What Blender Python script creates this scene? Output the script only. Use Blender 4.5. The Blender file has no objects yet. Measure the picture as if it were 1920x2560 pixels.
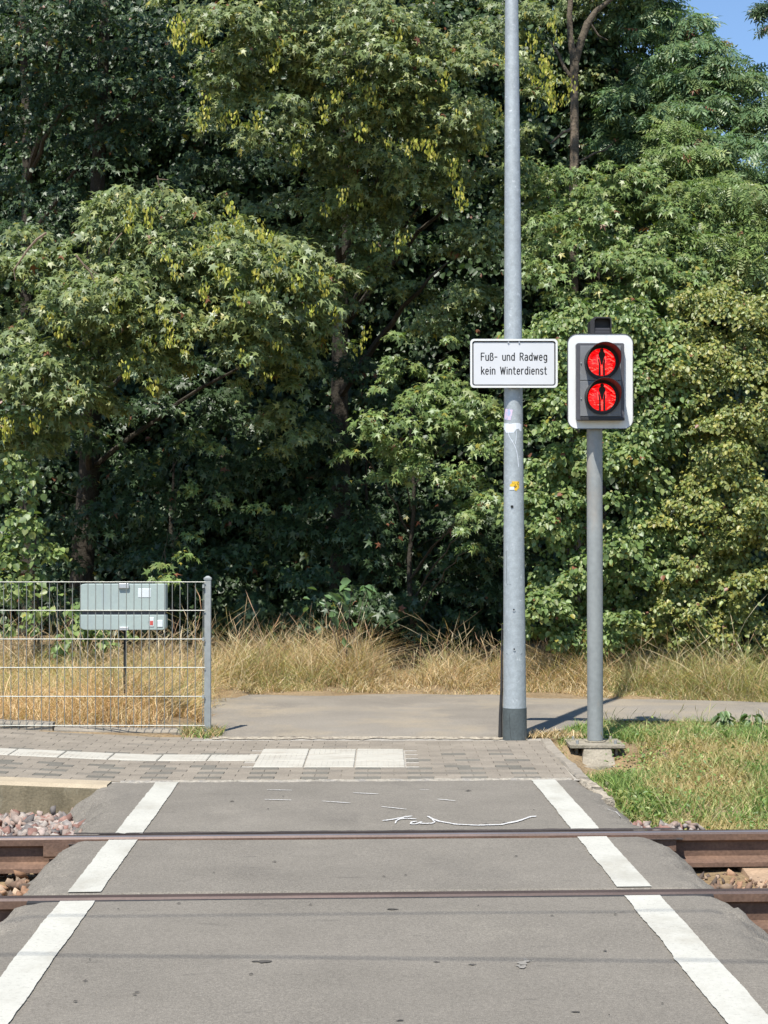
import bpy, math, random
import numpy as np
from mathutils import Vector, noise as mnoise
random.seed(7)
rng = np.random.default_rng(11)
S = bpy.context.scene
COL = S.collection
rad = math.radians

# ------------------------------------------------------------------ camera
F_PX, CAM_H, PITCH = 4400.0, 1.36, math.atan(77/4400.0)
cam_d = bpy.data.cameras.new('camera'); cam = bpy.data.objects.new('camera', cam_d); COL.objects.link(cam)
cam_d.sensor_fit = 'VERTICAL'; cam_d.sensor_height = 24; cam_d.sensor_width = 18
cam_d.lens = 24*F_PX/2560
cam_d.clip_end = 2000; cam_d.clip_start = .05
cam.location = (0, 0, CAM_H); cam.rotation_euler = (rad(90)+PITCH, 0, 0)
S.camera = cam

# ------------------------------------------------------------------ world, sun, exposure
SUN_EL, SUN_AZ = 61.0, 20.0
w = bpy.data.worlds.new("World"); S.world = w; w.use_nodes = True
nt = w.node_tree; nt.nodes.clear()
sky = nt.nodes.new('ShaderNodeTexSky'); sky.sky_type = 'NISHITA'; sky.sun_disc = False
sky.sun_elevation = rad(SUN_EL); sky.sun_rotation = rad(180+SUN_AZ)
sky.air_density = 1.0; sky.dust_density = .0; sky.ozone_density = 5.0
bg = nt.nodes.new('ShaderNodeBackground'); bg.inputs[1].default_value = .13
wo = nt.nodes.new('ShaderNodeOutputWorld')
nt.links.new(sky.outputs[0], bg.inputs[0]); nt.links.new(bg.outputs[0], wo.inputs[0])
sun_d = bpy.data.lights.new('sun', 'SUN'); sun_d.energy = 5.0; sun_d.angle = rad(.53); sun_d.color = (1, .955, .88)
sun = bpy.data.objects.new('sun', sun_d); COL.objects.link(sun)
dvec = Vector((math.sin(rad(SUN_AZ))*math.cos(rad(SUN_EL)), math.cos(rad(SUN_AZ))*math.cos(rad(SUN_EL)), -math.sin(rad(SUN_EL))))
sun.rotation_euler = dvec.to_track_quat('-Z', 'Y').to_euler()
S.view_settings.view_transform = 'Standard'; S.view_settings.look = 'None'
S.view_settings.exposure = 0.50; S.view_settings.gamma = 1
S.cycles.max_bounces = 6; S.cycles.diffuse_bounces = 3; S.cycles.transmission_bounces = 4

# ------------------------------------------------------------------ measuring helpers (pixels of the 1920x2560 photo)
def ray(u, v):
    x = (u-960)/F_PX; y = (1280-v)/F_PX
    c, s = math.cos(PITCH), math.sin(PITCH)
    return x, c-y*s, s+y*c
def G(u, v, z=0.0):
    x, y, zz = ray(u, v); t = (z-CAM_H)/zz
    return (x*t, y*t)
def W(u, v, Y):
    x, y, zz = ray(u, v); t = Y/y
    return (x*t, Y, CAM_H+zz*t)

# ------------------------------------------------------------------ mesh helpers
class MB:
    def __init__(s): s.v = []; s.f = []; s.m = []; s.c = []
    def add(s, vs, fs, mi=0, col=None):
        o = len(s.v); s.v += [tuple(p) for p in vs]; s.f += [tuple(i+o for i in f) for f in fs]; s.m += [mi]*len(fs)
        s.c += [col or (1, 1, 1)]*len(vs)
    def box(s, x0, x1, y0, y1, z0, z1, mi=0, col=None):
        s.add([(x0,y0,z0),(x1,y0,z0),(x1,y1,z0),(x0,y1,z0),(x0,y0,z1),(x1,y0,z1),(x1,y1,z1),(x0,y1,z1)],
              [(0,3,2,1),(4,5,6,7),(0,1,5,4),(1,2,6,5),(2,3,7,6),(3,0,4,7)], mi, col)
    def bevbox(s, x0, x1, y0, y1, z0, z1, b=.004, mi=0, col=None, jit=0):
        P = [(x0,y0),(x1,y0),(x1,y1),(x0,y1)]
        Q = [(x0+b,y0+b),(x1-b,y0+b),(x1-b,y1-b),(x0+b,y1-b)]
        j = [random.uniform(-jit, jit) for _ in range(4)]
        vs = [(x,y,z0) for x,y in P]+[(x,y,z1-b) for x,y in P]+[(x,y,z1+j[i]) for i,(x,y) in enumerate(Q)]
        fs = [(8,9,10,11)]
        for i in range(4):
            k = (i+1) % 4; fs += [(i,k,4+k,4+i),(4+i,4+k,8+k,8+i)]
        s.add(vs, fs, mi, col); return len(s.v)-12
    def tube(s, pts, r, n=8, mi=0, col=None, cap=True, flat=None):
        pts = [Vector(p) for p in pts]; N = len(pts)
        rs = r if hasattr(r, '__len__') else [r]*N
        vs = []; ref = None
        for i, p in enumerate(pts):
            t = (pts[min(i+1,N-1)]-pts[max(i-1,0)]).normalized()
            if ref is None: ref = Vector((0,0,1)) if abs(t.z) < .9 else Vector((0,1,0))
            a = t.cross(ref).normalized(); b = a.cross(t).normalized(); ref = b if abs(t.dot(b)) < .5 else ref
            for k in range(n):
                th = 2*math.pi*k/n; q = a*math.cos(th)*rs[i]+b*math.sin(th)*rs[i]
                if flat: q = Vector((q.x*flat[0], q.y*flat[1], q.z*flat[2]))
                vs.append(p+q)
        fs = [(i*n+k, i*n+(k+1)%n, (i+1)*n+(k+1)%n, (i+1)*n+k) for i in range(N-1) for k in range(n)]
        if cap: fs += [tuple(range(n-1,-1,-1)), tuple((N-1)*n+k for k in range(n))]
        s.add(vs, fs, mi, col)
    def prism_y(s, outline, y0, y1, mi=0):      # outline (x,z), extruded along Y
        n = len(outline)
        vs = [(x,y0,z) for x,z in outline]+[(x,y1,z) for x,z in outline]
        s.add(vs, [tuple(range(n)), tuple(range(2*n-1,n-1,-1))]+[(i,n+i,n+(i+1)%n,(i+1)%n) for i in range(n)], mi)
    def build(s, name, mats, parent=None, smooth=False, bevel=0):
        me = bpy.data.meshes.new(name); me.from_pydata(s.v, [], s.f); me.update()
        for m in (mats if isinstance(mats, (list,tuple)) else [mats]): me.materials.append(m)
        if any(s.m): me.polygons.foreach_set('material_index', s.m)
        a = me.color_attributes.new('col', 'FLOAT_COLOR', 'POINT')
        a.data.foreach_set('color', np.array([list(c)+[1] for c in s.c], dtype=np.float32).ravel())
        if smooth: me.polygons.foreach_set('use_smooth', [True]*len(me.polygons))
        o = bpy.data.objects.new(name, me); COL.objects.link(o)
        if parent: o.parent = parent
        if bevel:
            b = o.modifiers.new('b', 'BEVEL'); b.width = bevel; b.segments = 2; b.limit_method = 'ANGLE'
        if smooth:
            try:
                me.set_sharp_from_angle(angle=rad(40))
            except Exception: pass
        return o
def np_mesh(name, V, F, cols, mats, parent=None, mi=None, smooth=False):
    """V (n,3), F list of (k-array) with equal sizes per block"""
    me = bpy.data.meshes.new(name)
    if not isinstance(F, list): F = [F]
    sizes = np.concatenate([np.full(len(f), f.shape[1]) for f in F]); loops = np.concatenate([f.ravel() for f in F])
    me.vertices.add(len(V)); me.vertices.foreach_set('co', V.astype(np.float32).ravel())
    me.loops.add(len(loops)); me.loops.foreach_set('vertex_index', loops.astype(np.int32))
    me.polygons.add(len(sizes)); st = np.concatenate([[0], np.cumsum(sizes)[:-1]])
    me.polygons.foreach_set('loop_start', st.astype(np.int32)); me.polygons.foreach_set('loop_total', sizes.astype(np.int32))
    if mi is not None: me.polygons.foreach_set('material_index', mi.astype(np.int32))
    if smooth: me.polygons.foreach_set('use_smooth', np.ones(len(sizes), bool))
    me.update(calc_edges=True)
    if cols is not None:
        a = me.color_attributes.new('col', 'FLOAT_COLOR', 'POINT')
        c4 = np.ones((len(V),4), np.float32); c4[:,:3] = cols; a.data.foreach_set('color', c4.ravel())
    for m in (mats if isinstance(mats, (list,tuple)) else [mats]): me.materials.append(m)
    o = bpy.data.objects.new(name, me); COL.objects.link(o)
    if parent: o.parent = parent
    return o
def empty(name, loc): 
    o = bpy.data.objects.new(name, None); o.empty_display_size = .2; o.location = loc; COL.objects.link(o); return o
def tag(o, label=None, cat=None, group=None, kind=None):
    if label: o['label'] = label
    if cat: o['category'] = cat
    if group: o['group'] = group
    if kind: o['kind'] = kind
    return o
def reparent(root):                      # parts are built in world coordinates
    bpy.context.view_layer.update()
    for o in [o for o in COL.objects if o.parent == root]: o.matrix_parent_inverse = root.matrix_world.inverted()

# ------------------------------------------------------------------ materials
def mat(name, col=(.5,.5,.5), rough=.8, metal=0, spec=.3, attr=False, noise=None, bump=None, trans=0, layers=(), emit=None):
    """noise=(scale, amount, detail)  bump=(scale, strength, dist)  layers=[(scale, lo, hi, colour, stretch)]"""
    m = bpy.data.materials.new(name); m.use_nodes = True; n = m.node_tree; n.nodes.clear()
    L = n.links.new
    out = n.nodes.new('ShaderNodeOutputMaterial'); p = n.nodes.new('ShaderNodeBsdfPrincipled')
    p.inputs['Roughness'].default_value = rough; p.inputs['Metallic'].default_value = metal
    p.inputs['Specular IOR Level'].default_value = spec
    geo = n.nodes.new('ShaderNodeNewGeometry')
    if attr:
        a = n.nodes.new('ShaderNodeVertexColor'); a.layer_name = 'col'; c = a.outputs['Color']
    else:
        a = n.nodes.new('ShaderNodeRGB'); a.outputs[0].default_value = (*col, 1); c = a.outputs[0]
    for (sc, lo, hi, lc, stretch) in layers:
        mp = n.nodes.new('ShaderNodeMapping'); mp.inputs['Scale'].default_value = stretch; L(geo.outputs['Position'], mp.inputs[0])
        t = n.nodes.new('ShaderNodeTexNoise'); t.inputs['Scale'].default_value = sc; t.inputs['Detail'].default_value = 6; t.inputs['Roughness'].default_value = .65
        L(mp.outputs[0], t.inputs['Vector'])
        r = n.nodes.new('ShaderNodeMapRange'); r.inputs[1].default_value = lo; r.inputs[2].default_value = hi; L(t.outputs[0], r.inputs[0])
        mx = n.nodes.new('ShaderNodeMix'); mx.data_type = 'RGBA'; L(r.outputs[0], mx.inputs[0]); L(c, mx.inputs[6]); mx.inputs[7].default_value = (*lc, 1)
        c = mx.outputs[2]
    if noise:
        for (sc, am, de) in (noise if isinstance(noise[0], tuple) else (noise,)):
            t = n.nodes.new('ShaderNodeTexNoise'); t.inputs['Scale'].default_value = sc; t.inputs['Detail'].default_value = de; L(geo.outputs['Position'], t.inputs['Vector'])
            r = n.nodes.new('ShaderNodeMapRange'); r.inputs[1].default_value = .25; r.inputs[2].default_value = .75; r.inputs[3].default_value = 1-am; r.inputs[4].default_value = 1+am; L(t.outputs[0], r.inputs[0])
            mx = n.nodes.new('ShaderNodeVectorMath'); mx.operation = 'SCALE'; L(c, mx.inputs[0]); L(r.outputs[0], mx.inputs['Scale']); c = mx.outputs[0]
    L(c, p.inputs['Base Color'])
    if bump:
        t = n.nodes.new('ShaderNodeTexNoise'); t.inputs['Scale'].default_value = bump[0]; t.inputs['Detail'].default_value = 5; L(geo.outputs['Position'], t.inputs['Vector'])
        b = n.nodes.new('ShaderNodeBump'); b.inputs['Strength'].default_value = bump[1]; b.inputs['Distance'].default_value = bump[2]; L(t.outputs[0], b.inputs['Height']); L(b.outputs[0], p.inputs['Normal'])
    if emit:
        p.inputs['Emission Color'].default_value = (*emit[0], 1); p.inputs['Emission Strength'].default_value = emit[1]
    if trans:
        tr = n.nodes.new('ShaderNodeBsdfTranslucent'); mx = n.nodes.new('ShaderNodeMixShader'); mx.inputs[0].default_value = trans
        sc = n.nodes.new('ShaderNodeVectorMath'); sc.operation = 'MULTIPLY'; sc.inputs[1].default_value = (1.3, 1.5, .7); L(c, sc.inputs[0]); L(sc.outputs[0], tr.inputs[0])
        L(p.outputs[0], mx.inputs[1]); L(tr.outputs[0], mx.inputs[2]); L(mx.outputs[0], out.inputs[0])
    else: L(p.outputs[0], out.inputs[0])
    return m
M = {}
M['asphalt'] = mat('asphalt', (.192,.173,.143), .9, spec=.2, noise=((.8,.09,5),(3.5,.07,5),(90,.18,3),(240,.34,2)), bump=(220,.6,.005),
                   layers=((2.2,.56,.75,(.158,.143,.120),(1,.35,1)), (200,.62,.72,(.27,.25,.215),(1,1,1)), (5,.62,.70,(.148,.134,.112),(.6,2.2,1)), (.9,.55,.62,(.205,.185,.152),(1,.5,1))))
M['path'] = mat('path', (.240,.213,.174), .95, spec=.2, noise=((1.7,.10,4),(130,.28,3)), bump=(200,.5,.004),
                layers=((1.3,.45,.65,(.29,.245,.18),(1,1,1)), (.7,.5,.56,(.215,.19,.155),(1,.6,1)), (260,.6,.7,(.33,.29,.235),(1,1,1))))
M['white_paint'] = mat('white_paint', (.475,.462,.40), .75, noise=((3,.07,4),(40,.05,3)), bump=(200,.35,.002),
                       layers=((34,.60,.68,(.27,.25,.22),(1,2.5,1)), (3.5,.48,.68,(.38,.36,.30),(1,.5,1)), (120,.60,.68,(.27,.25,.21),(1,1,1))))
M['chalk'] = mat('chalk', (.62,.61,.58), .8, layers=((130,.5,.6,(.26,.24,.22),(1,1,1)),))
M['paver'] = mat('paver', attr=True, rough=.95, spec=.2, noise=((140,.22,3),(4,.12,3)), bump=(180,.5,.004))
M['tactile'] = mat('tactile', (.44,.415,.35), .85, noise=((5,.06,3),(60,.06,3)), layers=((5,.5,.68,(.36,.325,.265),(1,2,1)),(40,.6,.7,(.33,.3,.25),(1,1,1))), bump=(90,.3,.002))
M['sandjoint'] = mat('sandjoint', (.36,.33,.28), 1, noise=((60,.3,4),), bump=(80,.8,.01))
M['concrete'] = mat('concrete', (.215,.18,.115), .95, noise=((8,.15,5),(90,.15,3)), bump=(60,.5,.006),
                    layers=((6,.46,.62,(.125,.105,.065),(1,1,.35)), (11,.58,.68,(.33,.30,.22),(1,1,.12))))
M['coping'] = mat('coping', (.40,.33,.23), .95, noise=((9,.12,4),(120,.12,3)), bump=(60,.4,.004))
M['kerb'] = mat('kerb', (.28,.245,.195), .95, noise=((7,.16,5),(90,.15,3)), bump=(50,.6,.008), layers=((5,.55,.68,(.2,.18,.15),(1,1,1)),))
M['footing'] = mat('footing', (.29,.255,.195), .95, noise=((9,.2,5),(80,.2,3)), bump=(45,.8,.012), layers=((7,.5,.62,(.21,.19,.14),(1,1,1)),))
M['soil'] = mat('soil', (.24,.175,.10), 1, noise=((3,.25,5),(50,.35,4)), bump=(30,.8,.03), layers=((2.2,.45,.6,(.24,.165,.085),(1,1,1)),))
M['stone'] = mat('stone', attr=True, rough=.85, spec=.25, noise=((45,.2,4),), bump=(60,.4,.004))
M['rust'] = mat('rust', (.135,.082,.057), .75, spec=.3, noise=((5,.2,4),(70,.25,3)), bump=(90,.4,.003), layers=((7,.5,.68,(.19,.115,.075),(.3,1,1)),))
M['railtop'] = mat('railtop', (.095,.070,.062), .5, metal=.4, noise=((4,.15,3),(120,.15,3)), layers=((3,.5,.62,(.12,.085,.075),(.3,6,1)),))
M['shine'] = mat('shine', (.42,.38,.36), .38, metal=.8, noise=((2,.2,3),))
M['rubber'] = mat('rubber', (.035,.034,.034), .8, noise=((20,.3,3),))
M['galv'] = mat('galv', (.39,.425,.435), .55, metal=.35, spec=.4, noise=((3,.06,4),(26,.13,4),(90,.10,2)), bump=(40,.12,.002),
                layers=((30,.6,.7,(.58,.61,.62),(1,1,1)), (5,.6,.75,(.35,.375,.37),(1,1,.2))))
M['galv_dull'] = mat('galv_dull', (.29,.305,.295), .6, metal=.25, spec=.35, noise=((3,.08,4),(30,.10,3)), layers=((3,.52,.7,(.37,.33,.28),(1,1,.5)),))
M['sleeve'] = mat('sleeve', (.085,.10,.10), .6, noise=((9,.2,4),(60,.15,3)), layers=((8,.6,.7,(.17,.19,.185),(1,1,.3)),))
M['wire'] = mat('wire', (.25,.255,.23), .5, metal=.4, noise=((12,.12,3),))
M['sign_white'] = mat('sign_white', (.60,.61,.62), .45, spec=.4, noise=((6,.03,3),))
M['white_board'] = mat('white_board', (.70,.71,.69), .5, layers=((9,.55,.75,(.60,.60,.57),(1,1,.4)),), noise=((5,.03,3),))
M['black'] = mat('black', (.018,.018,.019), .5, noise=((20,.2,3),))
M['housing'] = mat('housing', (.075,.074,.082), .5, spec=.4, noise=((9,.12,3),(70,.08,3)), layers=((14,.58,.75,(.13,.125,.115),(1,1,.3)),))
M['panel'] = mat('panel', (.17,.175,.18), .6, noise=((14,.12,4),), layers=((16,.55,.7,(.25,.25,.245),(1,1,.3)),))
M['visor'] = mat('visor', (.034,.033,.034), .55, noise=((9,.15,3),))
M['cabinet'] = mat('cabinet', (.35,.415,.385), .55, noise=((4,.07,4),(40,.05,3)), layers=((9,.52,.68,(.33,.39,.38),(1,1,.3)), (22,.66,.72,(.2,.24,.24),(1,1,.4))))
M['bolt'] = mat('bolt', (.55,.56,.56), .4, metal=.6, noise=((30,.1,2),))
M['hole'] = mat('hole', (.02,.022,.022), .9, noise=((30,.2,2),))
M['pink'] = mat('pink', (.62,.50,.62), .6, layers=((40,.5,.56,(.35,.42,.62),(1,1,1)),))
M['whitesplat'] = mat('whitesplat', (.68,.72,.76), .6, noise=((30,.15,3),))
M['yellow'] = mat('yellow', (.72,.46,.04), .6, layers=((70,.52,.6,(.08,.05,.02),(1,1,1)),))
M['paper'] = mat('paper', (.62,.66,.66), .7, noise=((20,.06,3),))
M['redmark'] = mat('redmark', (.5,.09,.07), .7, noise=((20,.1,3),))
M['bark_shaded'] = mat('bark_shaded', (.050,.043,.033), .95, noise=((9,.3,5),(60,.25,3)), bump=(30,.8,.02), layers=((5,.55,.68,(.10,.085,.062),(1,1,.25)),))  # darker copy of bark, shade under the crowns put into its colour
M['bark'] = mat('bark', (.105,.085,.062), .95, noise=((9,.3,5),(60,.25,3)), bump=(30,.8,.02), layers=((5,.5,.65,(.21,.165,.12),(1,1,.25)),))
M['twig'] = mat('twig', (.27,.20,.145), .9, noise=((14,.25,3),))
M['leaf'] = mat('leaf', attr=True, rough=.44, spec=.5, trans=.24)
M['grass'] = mat('grass', attr=True, rough=.6, spec=.3, trans=.25)
# red lamp: emission with streaks of the faceted lens
def lens_mat(name):
    m = bpy.data.materials.new(name); m.use_nodes = True; n = m.node_tree; n.nodes.clear(); L = n.links.new
    out = n.nodes.new('ShaderNodeOutputMaterial'); p = n.nodes.new('ShaderNodeBsdfPrincipled'); geo = n.nodes.new('ShaderNodeNewGeometry')
    mp = n.nodes.new('ShaderNodeMapping'); mp.inputs['Rotation'].default_value = (0, rad(32), 0); mp.inputs['Scale'].default_value = (26, 1, 95)
    L(geo.outputs['Position'], mp.inputs[0])
    t = n.nodes.new('ShaderNodeTexNoise'); t.inputs['Scale'].default_value = 1; t.inputs['Detail'].default_value = 2; L(mp.outputs[0], t.inputs['Vector'])
    cr = n.nodes.new('ShaderNodeValToRGB'); e = cr.color_ramp.elements
    e[0].position = .34; e[0].color = (.42,.0,.0,1); e[1].position = .74; e[1].color = (1,.30,.25,1)
    x = e.new(.46); x.color = (.95,.0,.002,1); x = e.new(.6); x.color = (1,.012,.012,1)
    L(t.outputs[0], cr.inputs[0])
    p.inputs['Base Color'].default_value = (.25,0,0,1); p.inputs['Roughness'].default_value = .25
    L(cr.outputs[0], p.inputs['Emission Color']); p.inputs['Emission Strength'].default_value = .85
    L(p.outputs[0], out.inputs[0]); return m
M['lens'] = lens_mat('red_lens')
M['lens_hot'] = mat('lens_hot', (.3,0,0), .3, emit=((1,.11,.085), .95))

# ------------------------------------------------------------------ ground
SH = .05                                           # the track runs slightly askew: Y = y' + .05 X
Y_FAR, Y_NEAR = G(960,2087)[1], G(960,2229.5)[1]   # gauge corners of far and near rail at X=0
Y_EDGE = G(960,1950)[1]
def sstep(a, b, x):
    t = np.clip((x-a)/(b-a), 0, 1); return t*t*(3-2*t)
def nz(x, y, s, seed=0): return mnoise.noise(Vector((x*s+seed*13.1, y*s-seed*7.7, seed*3.3)))
def ground_z(x, y):
    yy = y-SH*x
    z = -.20
    if x > 1.0: z = -.20+.19*float(sstep(8.7, 12.6, yy-.0)) + .035*nz(x,y,1.6,1) + .02*nz(x,y,5,2)
    elif x < -1.2:
        if yy > 10.1: z = -.12+ float(sstep(12.25, 12.35, y))*.13 + max(0, (-1.55-x))*.03
    else:
        z = -.12
    if y > 15.2: z = max(z, -.03) + .05*float(sstep(15.2,16.2,y)) + .03*(min(y,30)-15.8)*(y>15.8) + .03*nz(x,y,1.1,4)
    elif y > 12.45 and -1.5 < x: z = min(z, -.03)
    if x > 1.0 and y < 13.6: z -= .19*math.exp(-((x-1.47)**2/.10+(y-11.55)**2/.22))
    return z
def axis(segs):
    out = []
    for a, b, n in segs: out += list(np.linspace(a, b, n, endpoint=False))
    return out+[segs[-1][1]]
gx = axis([(-400,-60,6),(-60,-8,12),(-8,-4,10),(-4,4,100),(4,8,12),(8,60,12),(60,400,6)])
gy = axis([(-400,-40,5),(-40,4,10),(4,8,20),(8,20,150),(20,60,14),(60,400,6)])
vs = np.array([(x, y, ground_z(x,y)) for y in gy for x in gx])
nx_ = len(gx); idx = np.array([(j*nx_+i, j*nx_+i+1, (j+1)*nx_+i+1, (j+1)*nx_+i) for j in range(len(gy)-1) for i in range(nx_-1)])
tag(np_mesh('ground', vs, idx, None, M['soil'], smooth=True), 'bare brown soil under the grass and trees', 'ground', kind='structure')

# crossing asphalt, a sheet sheared along the track, shoulders falling to the ballast
xs = axis([(-2.0,-1.15,28),(-1.15,.95,20),(.95,1.75,28)])
ys = axis([(-3,5.5,60),(5.5,Y_NEAR-.12,40),(Y_NEAR-.12,Y_NEAR+.10,22),(Y_NEAR+.10,Y_FAR-.10,50),(Y_FAR-.10,Y_FAR+.12,22),(Y_FAR+.12,Y_EDGE,64)])
def asphalt_z(x, yy):
    y = yy+SH*x
    z = -.004 + .004*nz(x,y,1.2,7)
    cl = -1.37+(9.92-y)*.0205+.05*nz(x,y,2.3,8)+.02*nz(x,y,9,9)
    cl -= .16*float(sstep(Y_EDGE-.75, Y_EDGE-.25, yy))
    cr = 1.08+(9.92-y)*.020+.05*nz(x,y,2.3,10)+.02*nz(x,y,9,11)+ (.0 if y > 8.6 else .06)
    d = max(cl-x, x-cr, 0)
    if d > 0:
        z -= min(.26, .12*d+2.3*d*d) + .03*nz(x,y,13,12)*min(1,d*12)+.02*nz(x,y,32,13)*min(1,d*12)
    # grooves beside the rails
    if Y_FAR-.055 < yy < Y_FAR: z -= .028
    elif Y_FAR-.085 < yy <= Y_FAR-.055: z -= .012
    if Y_FAR <= yy < Y_FAR+.075: z -= .06
    if Y_NEAR < yy < Y_NEAR+.05: z -= .022
    if Y_NEAR-.075 < yy <= Y_NEAR: z -= .06
    if Y_NEAR-.105 < yy <= Y_NEAR-.075: z -= .02
    return z
vs = np.array([(x, yy+SH*x, asphalt_z(x,yy)) for yy in ys for x in xs])
n1 = len(xs); idx = np.array([(j*n1+i, j*n1+i+1, (j+1)*n1+i+1, (j+1)*n1+i) for j in range(len(ys)-1) for i in range(n1-1)])
tag(np_mesh('crossing_asphalt', vs, idx, None, M['asphalt'], smooth=True), 'worn grey asphalt of the foot crossing over both rails', 'crossing', kind='structure')

# painted edge lines: left and right, broken where the rails cross
def ribbon(mb, pl, pr, z):     # two polylines
    n = len(pl); mb.add([(x,y,z(x,y)) for x,y in pl]+[(x,y,z(x,y)) for x,y in pr], [(i,i+1,n+i+1,n+i) if False else (i,n+i,n+i+1,i+1) for i in range(n-1)])
zmark = lambda x,y: asphalt_z(x, y-SH*x)+.005
for side in (0, 1):
    mb = MB()
    for (ya, yb) in ((-2.5, Y_NEAR-.115), (Y_NEAR+.055, Y_FAR-.09), (Y_FAR+.08, Y_EDGE-.03)):
        n = max(4, int((yb-ya)/.015)); pl, pr = [], []
        for i in range(n+1):
            yy = ya+(yb-ya)*i/n
            xo = (-1.294 if side == 0 else .850)+(9.92-yy)*(.0205 if side == 0 else .0245)
            wv = .006*nz(xo,yy,3,20+side)+.003*nz(xo,yy,22,22)
            wd = .131 if side == 0 else .137-.00*(yy)
            a = xo+wv+.0022*nz(xo,yy,60,26)+.002*nz(xo,yy,17,28); b = xo+wd+.004*nz(xo,yy,4,25)+.0022*nz(xo,yy,60,27)+.002*nz(xo,yy,17,29)
            pl.append((a, yy+SH*a)); pr.append((b, yy+SH*b))
        m_ = len(pl)
        mb.add([(x,y,zmark(x,y)) for x,y in pl]+[(x,y,zmark(x,y)) for x,y in pr], [(i,m_+i,m_+i+1,i+1) for i in range(m_-1)])
    tag(mb.build('crossing_line', M['white_paint']), ['broad white edge line along the left side of the asphalt crossing','broad white edge line along the right side of the asphalt crossing'][side], 'road marking', 'white edge lines of the crossing', 'structure')
# scratches of white marker paint
def stroke(mb, pts, wpx=3.2, org=(0,0), sc=1.0, mi=0):
    P = []
    for (a, b) in pts:
        u, v = org[0]+a/sc, org[1]+b/sc
        x, y = G(u, v); P.append((x, y))
    Q = []
    for i in range(len(P)-1):
        for k in range(4): t = k/4; Q.append((P[i][0]*(1-t)+P[i+1][0]*t, P[i][1]*(1-t)+P[i+1][1]*t))
    Q.append(P[-1])
    n = len(Q); wd = wpx/F_PX*8.8
    L_, R_ = [], []
    for i, (x, y) in enumerate(Q):
        ax, ay = Q[max(0,i-1)]; bx, by = Q[min(n-1,i+1)]; d = math.hypot(bx-ax, by-ay) or 1
        nx, ny = -(by-ay)/d, (bx-ax)/d; ww = wd*(.75+.5*random.random())*(.6 if i in (0,n-1) else 1)
        # marks are seen at a grazing angle: same pixel width needs a longer reach across
        k = 1+3.2*abs(ny)
        L_.append((x+nx*ww*.5*k, y+ny*ww*.5*k)); R_.append((x-nx*ww*.5*k, y-ny*ww*.5*k))
    mb.add([(x,y,asphalt_z(x,y-SH*x)+.0045) for x,y in L_]+[(x,y,asphalt_z(x,y-SH*x)+.0045) for x,y in R_], [(i,n+i,n+i+1,i+1) for i in range(n-1)], mi)
o7 = dict(org=(600,1900), sc=2.37)
mb = MB()
for p in ([(160,178),(308,180)],[(145,234),(305,239)],[(484,245),(655,256)],[(670,195),(820,202)],[(838,276),(988,291)],[(1168,232),(1278,243)]): stroke(mb, p, 1.7, **o7)
stroke(mb, [(1065,174),(1125,175)], .9, **o7)
tag(mb.build('chalk_dashes', M['chalk']), 'short thin white dashes sprayed on the asphalt beyond the far rail', 'road marking', kind='structure')
mb = MB()
stroke(mb, [(845,357),(900,350),(960,338),(1018,329)], 3, **o7)
stroke(mb, [(985,330),(950,345),(925,358),(920,373)], 3, **o7)
stroke(mb, [(940,348),(990,343),(1046,347)], 2.6, **o7)
stroke(mb, [(1046,359),(1016,366),(1010,376),(1040,377),(1075,363),(1068,372),(1100,374),(1135,372),(1155,365),(1140,350),(1118,330)], 3, **o7)
stroke(mb, [(1112,330),(1140,345),(1180,360),(1280,378),(1420,385),(1422,385)], 3.6, **o7)
q = [(600+1420/2.37,1900+385/2.37),(1200+0,1950+258/2.304),(1200+120/2.304,1950+255/2.304),(1200+220/2.304,1950+235/2.304),(1200+290/2.304,1950+212/2.304),(1200+325/2.304,1950+208/2.304)]
stroke(mb, q, 3.6)
stroke(mb, [(1200+735/2.304,1950+145/2.304),(1200+840/2.304,1950+195/2.304),(1200+905/2.304,1950+235/2.304)], 2)
tag(mb.build('sprayed_scribble', M['chalk']), 'white sprayed letters and long curved stroke on the asphalt', 'road marking', kind='structure')
mb = MB()
for _ in range(46):
    x, y = G(random.uniform(60,1880), random.uniform(1975,2540))
    if abs(y-SH*x-Y_FAR) < .13 or abs(y-SH*x-Y_NEAR) < .13 or not (-1.1 < x < .85): continue
    r = random.uniform(.003,.009)*(y/7); k = random.randint(5,8); z = asphalt_z(x,y-SH*x)+.004
    mb.add([(x+r*1.6*math.cos(6.283*i/k)*random.uniform(.5,1.2), y+r*math.sin(6.283*i/k)*random.uniform(.4,1.2), z) for i in range(k)]+[(x,y,z+.004)], [(i,(i+1)%k,k) for i in range(k)])
for (u_, v_, rr_) in ((662,2403,.022),(640,2402,.012),(1090,2403,.008),(1180,2410,.01),(985,2272,.016),(1440,2527,.010),(1000,2550,.008)):
    x, y = G(u_, v_); k = 9
    mb.add([(x+rr_*1.6*math.cos(6.283*i/k)*random.uniform(.5,1.2), y+rr_*.9*math.sin(6.283*i/k)*random.uniform(.4,1.2), asphalt_z(x,y-SH*x)+.003) for i in range(k)]+[(x,y,asphalt_z(x,y-SH*x)+.0035)], [(i,(i+1)%k,k) for i in range(k)])
tag(mb.build('tar_specks', mat('tar', (.075,.068,.058), .9, noise=((30,.3,3),))), 'small dark tar specks and twigs scattered over the asphalt', 'debris', kind='stuff')
mb = MB()
cx, cy = G(1308, 2408)
for (dx, dy, r) in ((0,0,.02),(.012,.03,.013),(-.008,-.035,.02),(.01,.06,.008)):
    k = 9; mb.add([(cx+dx+r*math.cos(6.283*i/k)*random.uniform(.4,1.2), cy+dy+r*1.4*math.sin(6.283*i/k)*random.uniform(.5,1.3), asphalt_z(cx,cy-SH*cx)+.003+.02*r) for i in range(k)], [tuple(range(k))])
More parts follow.
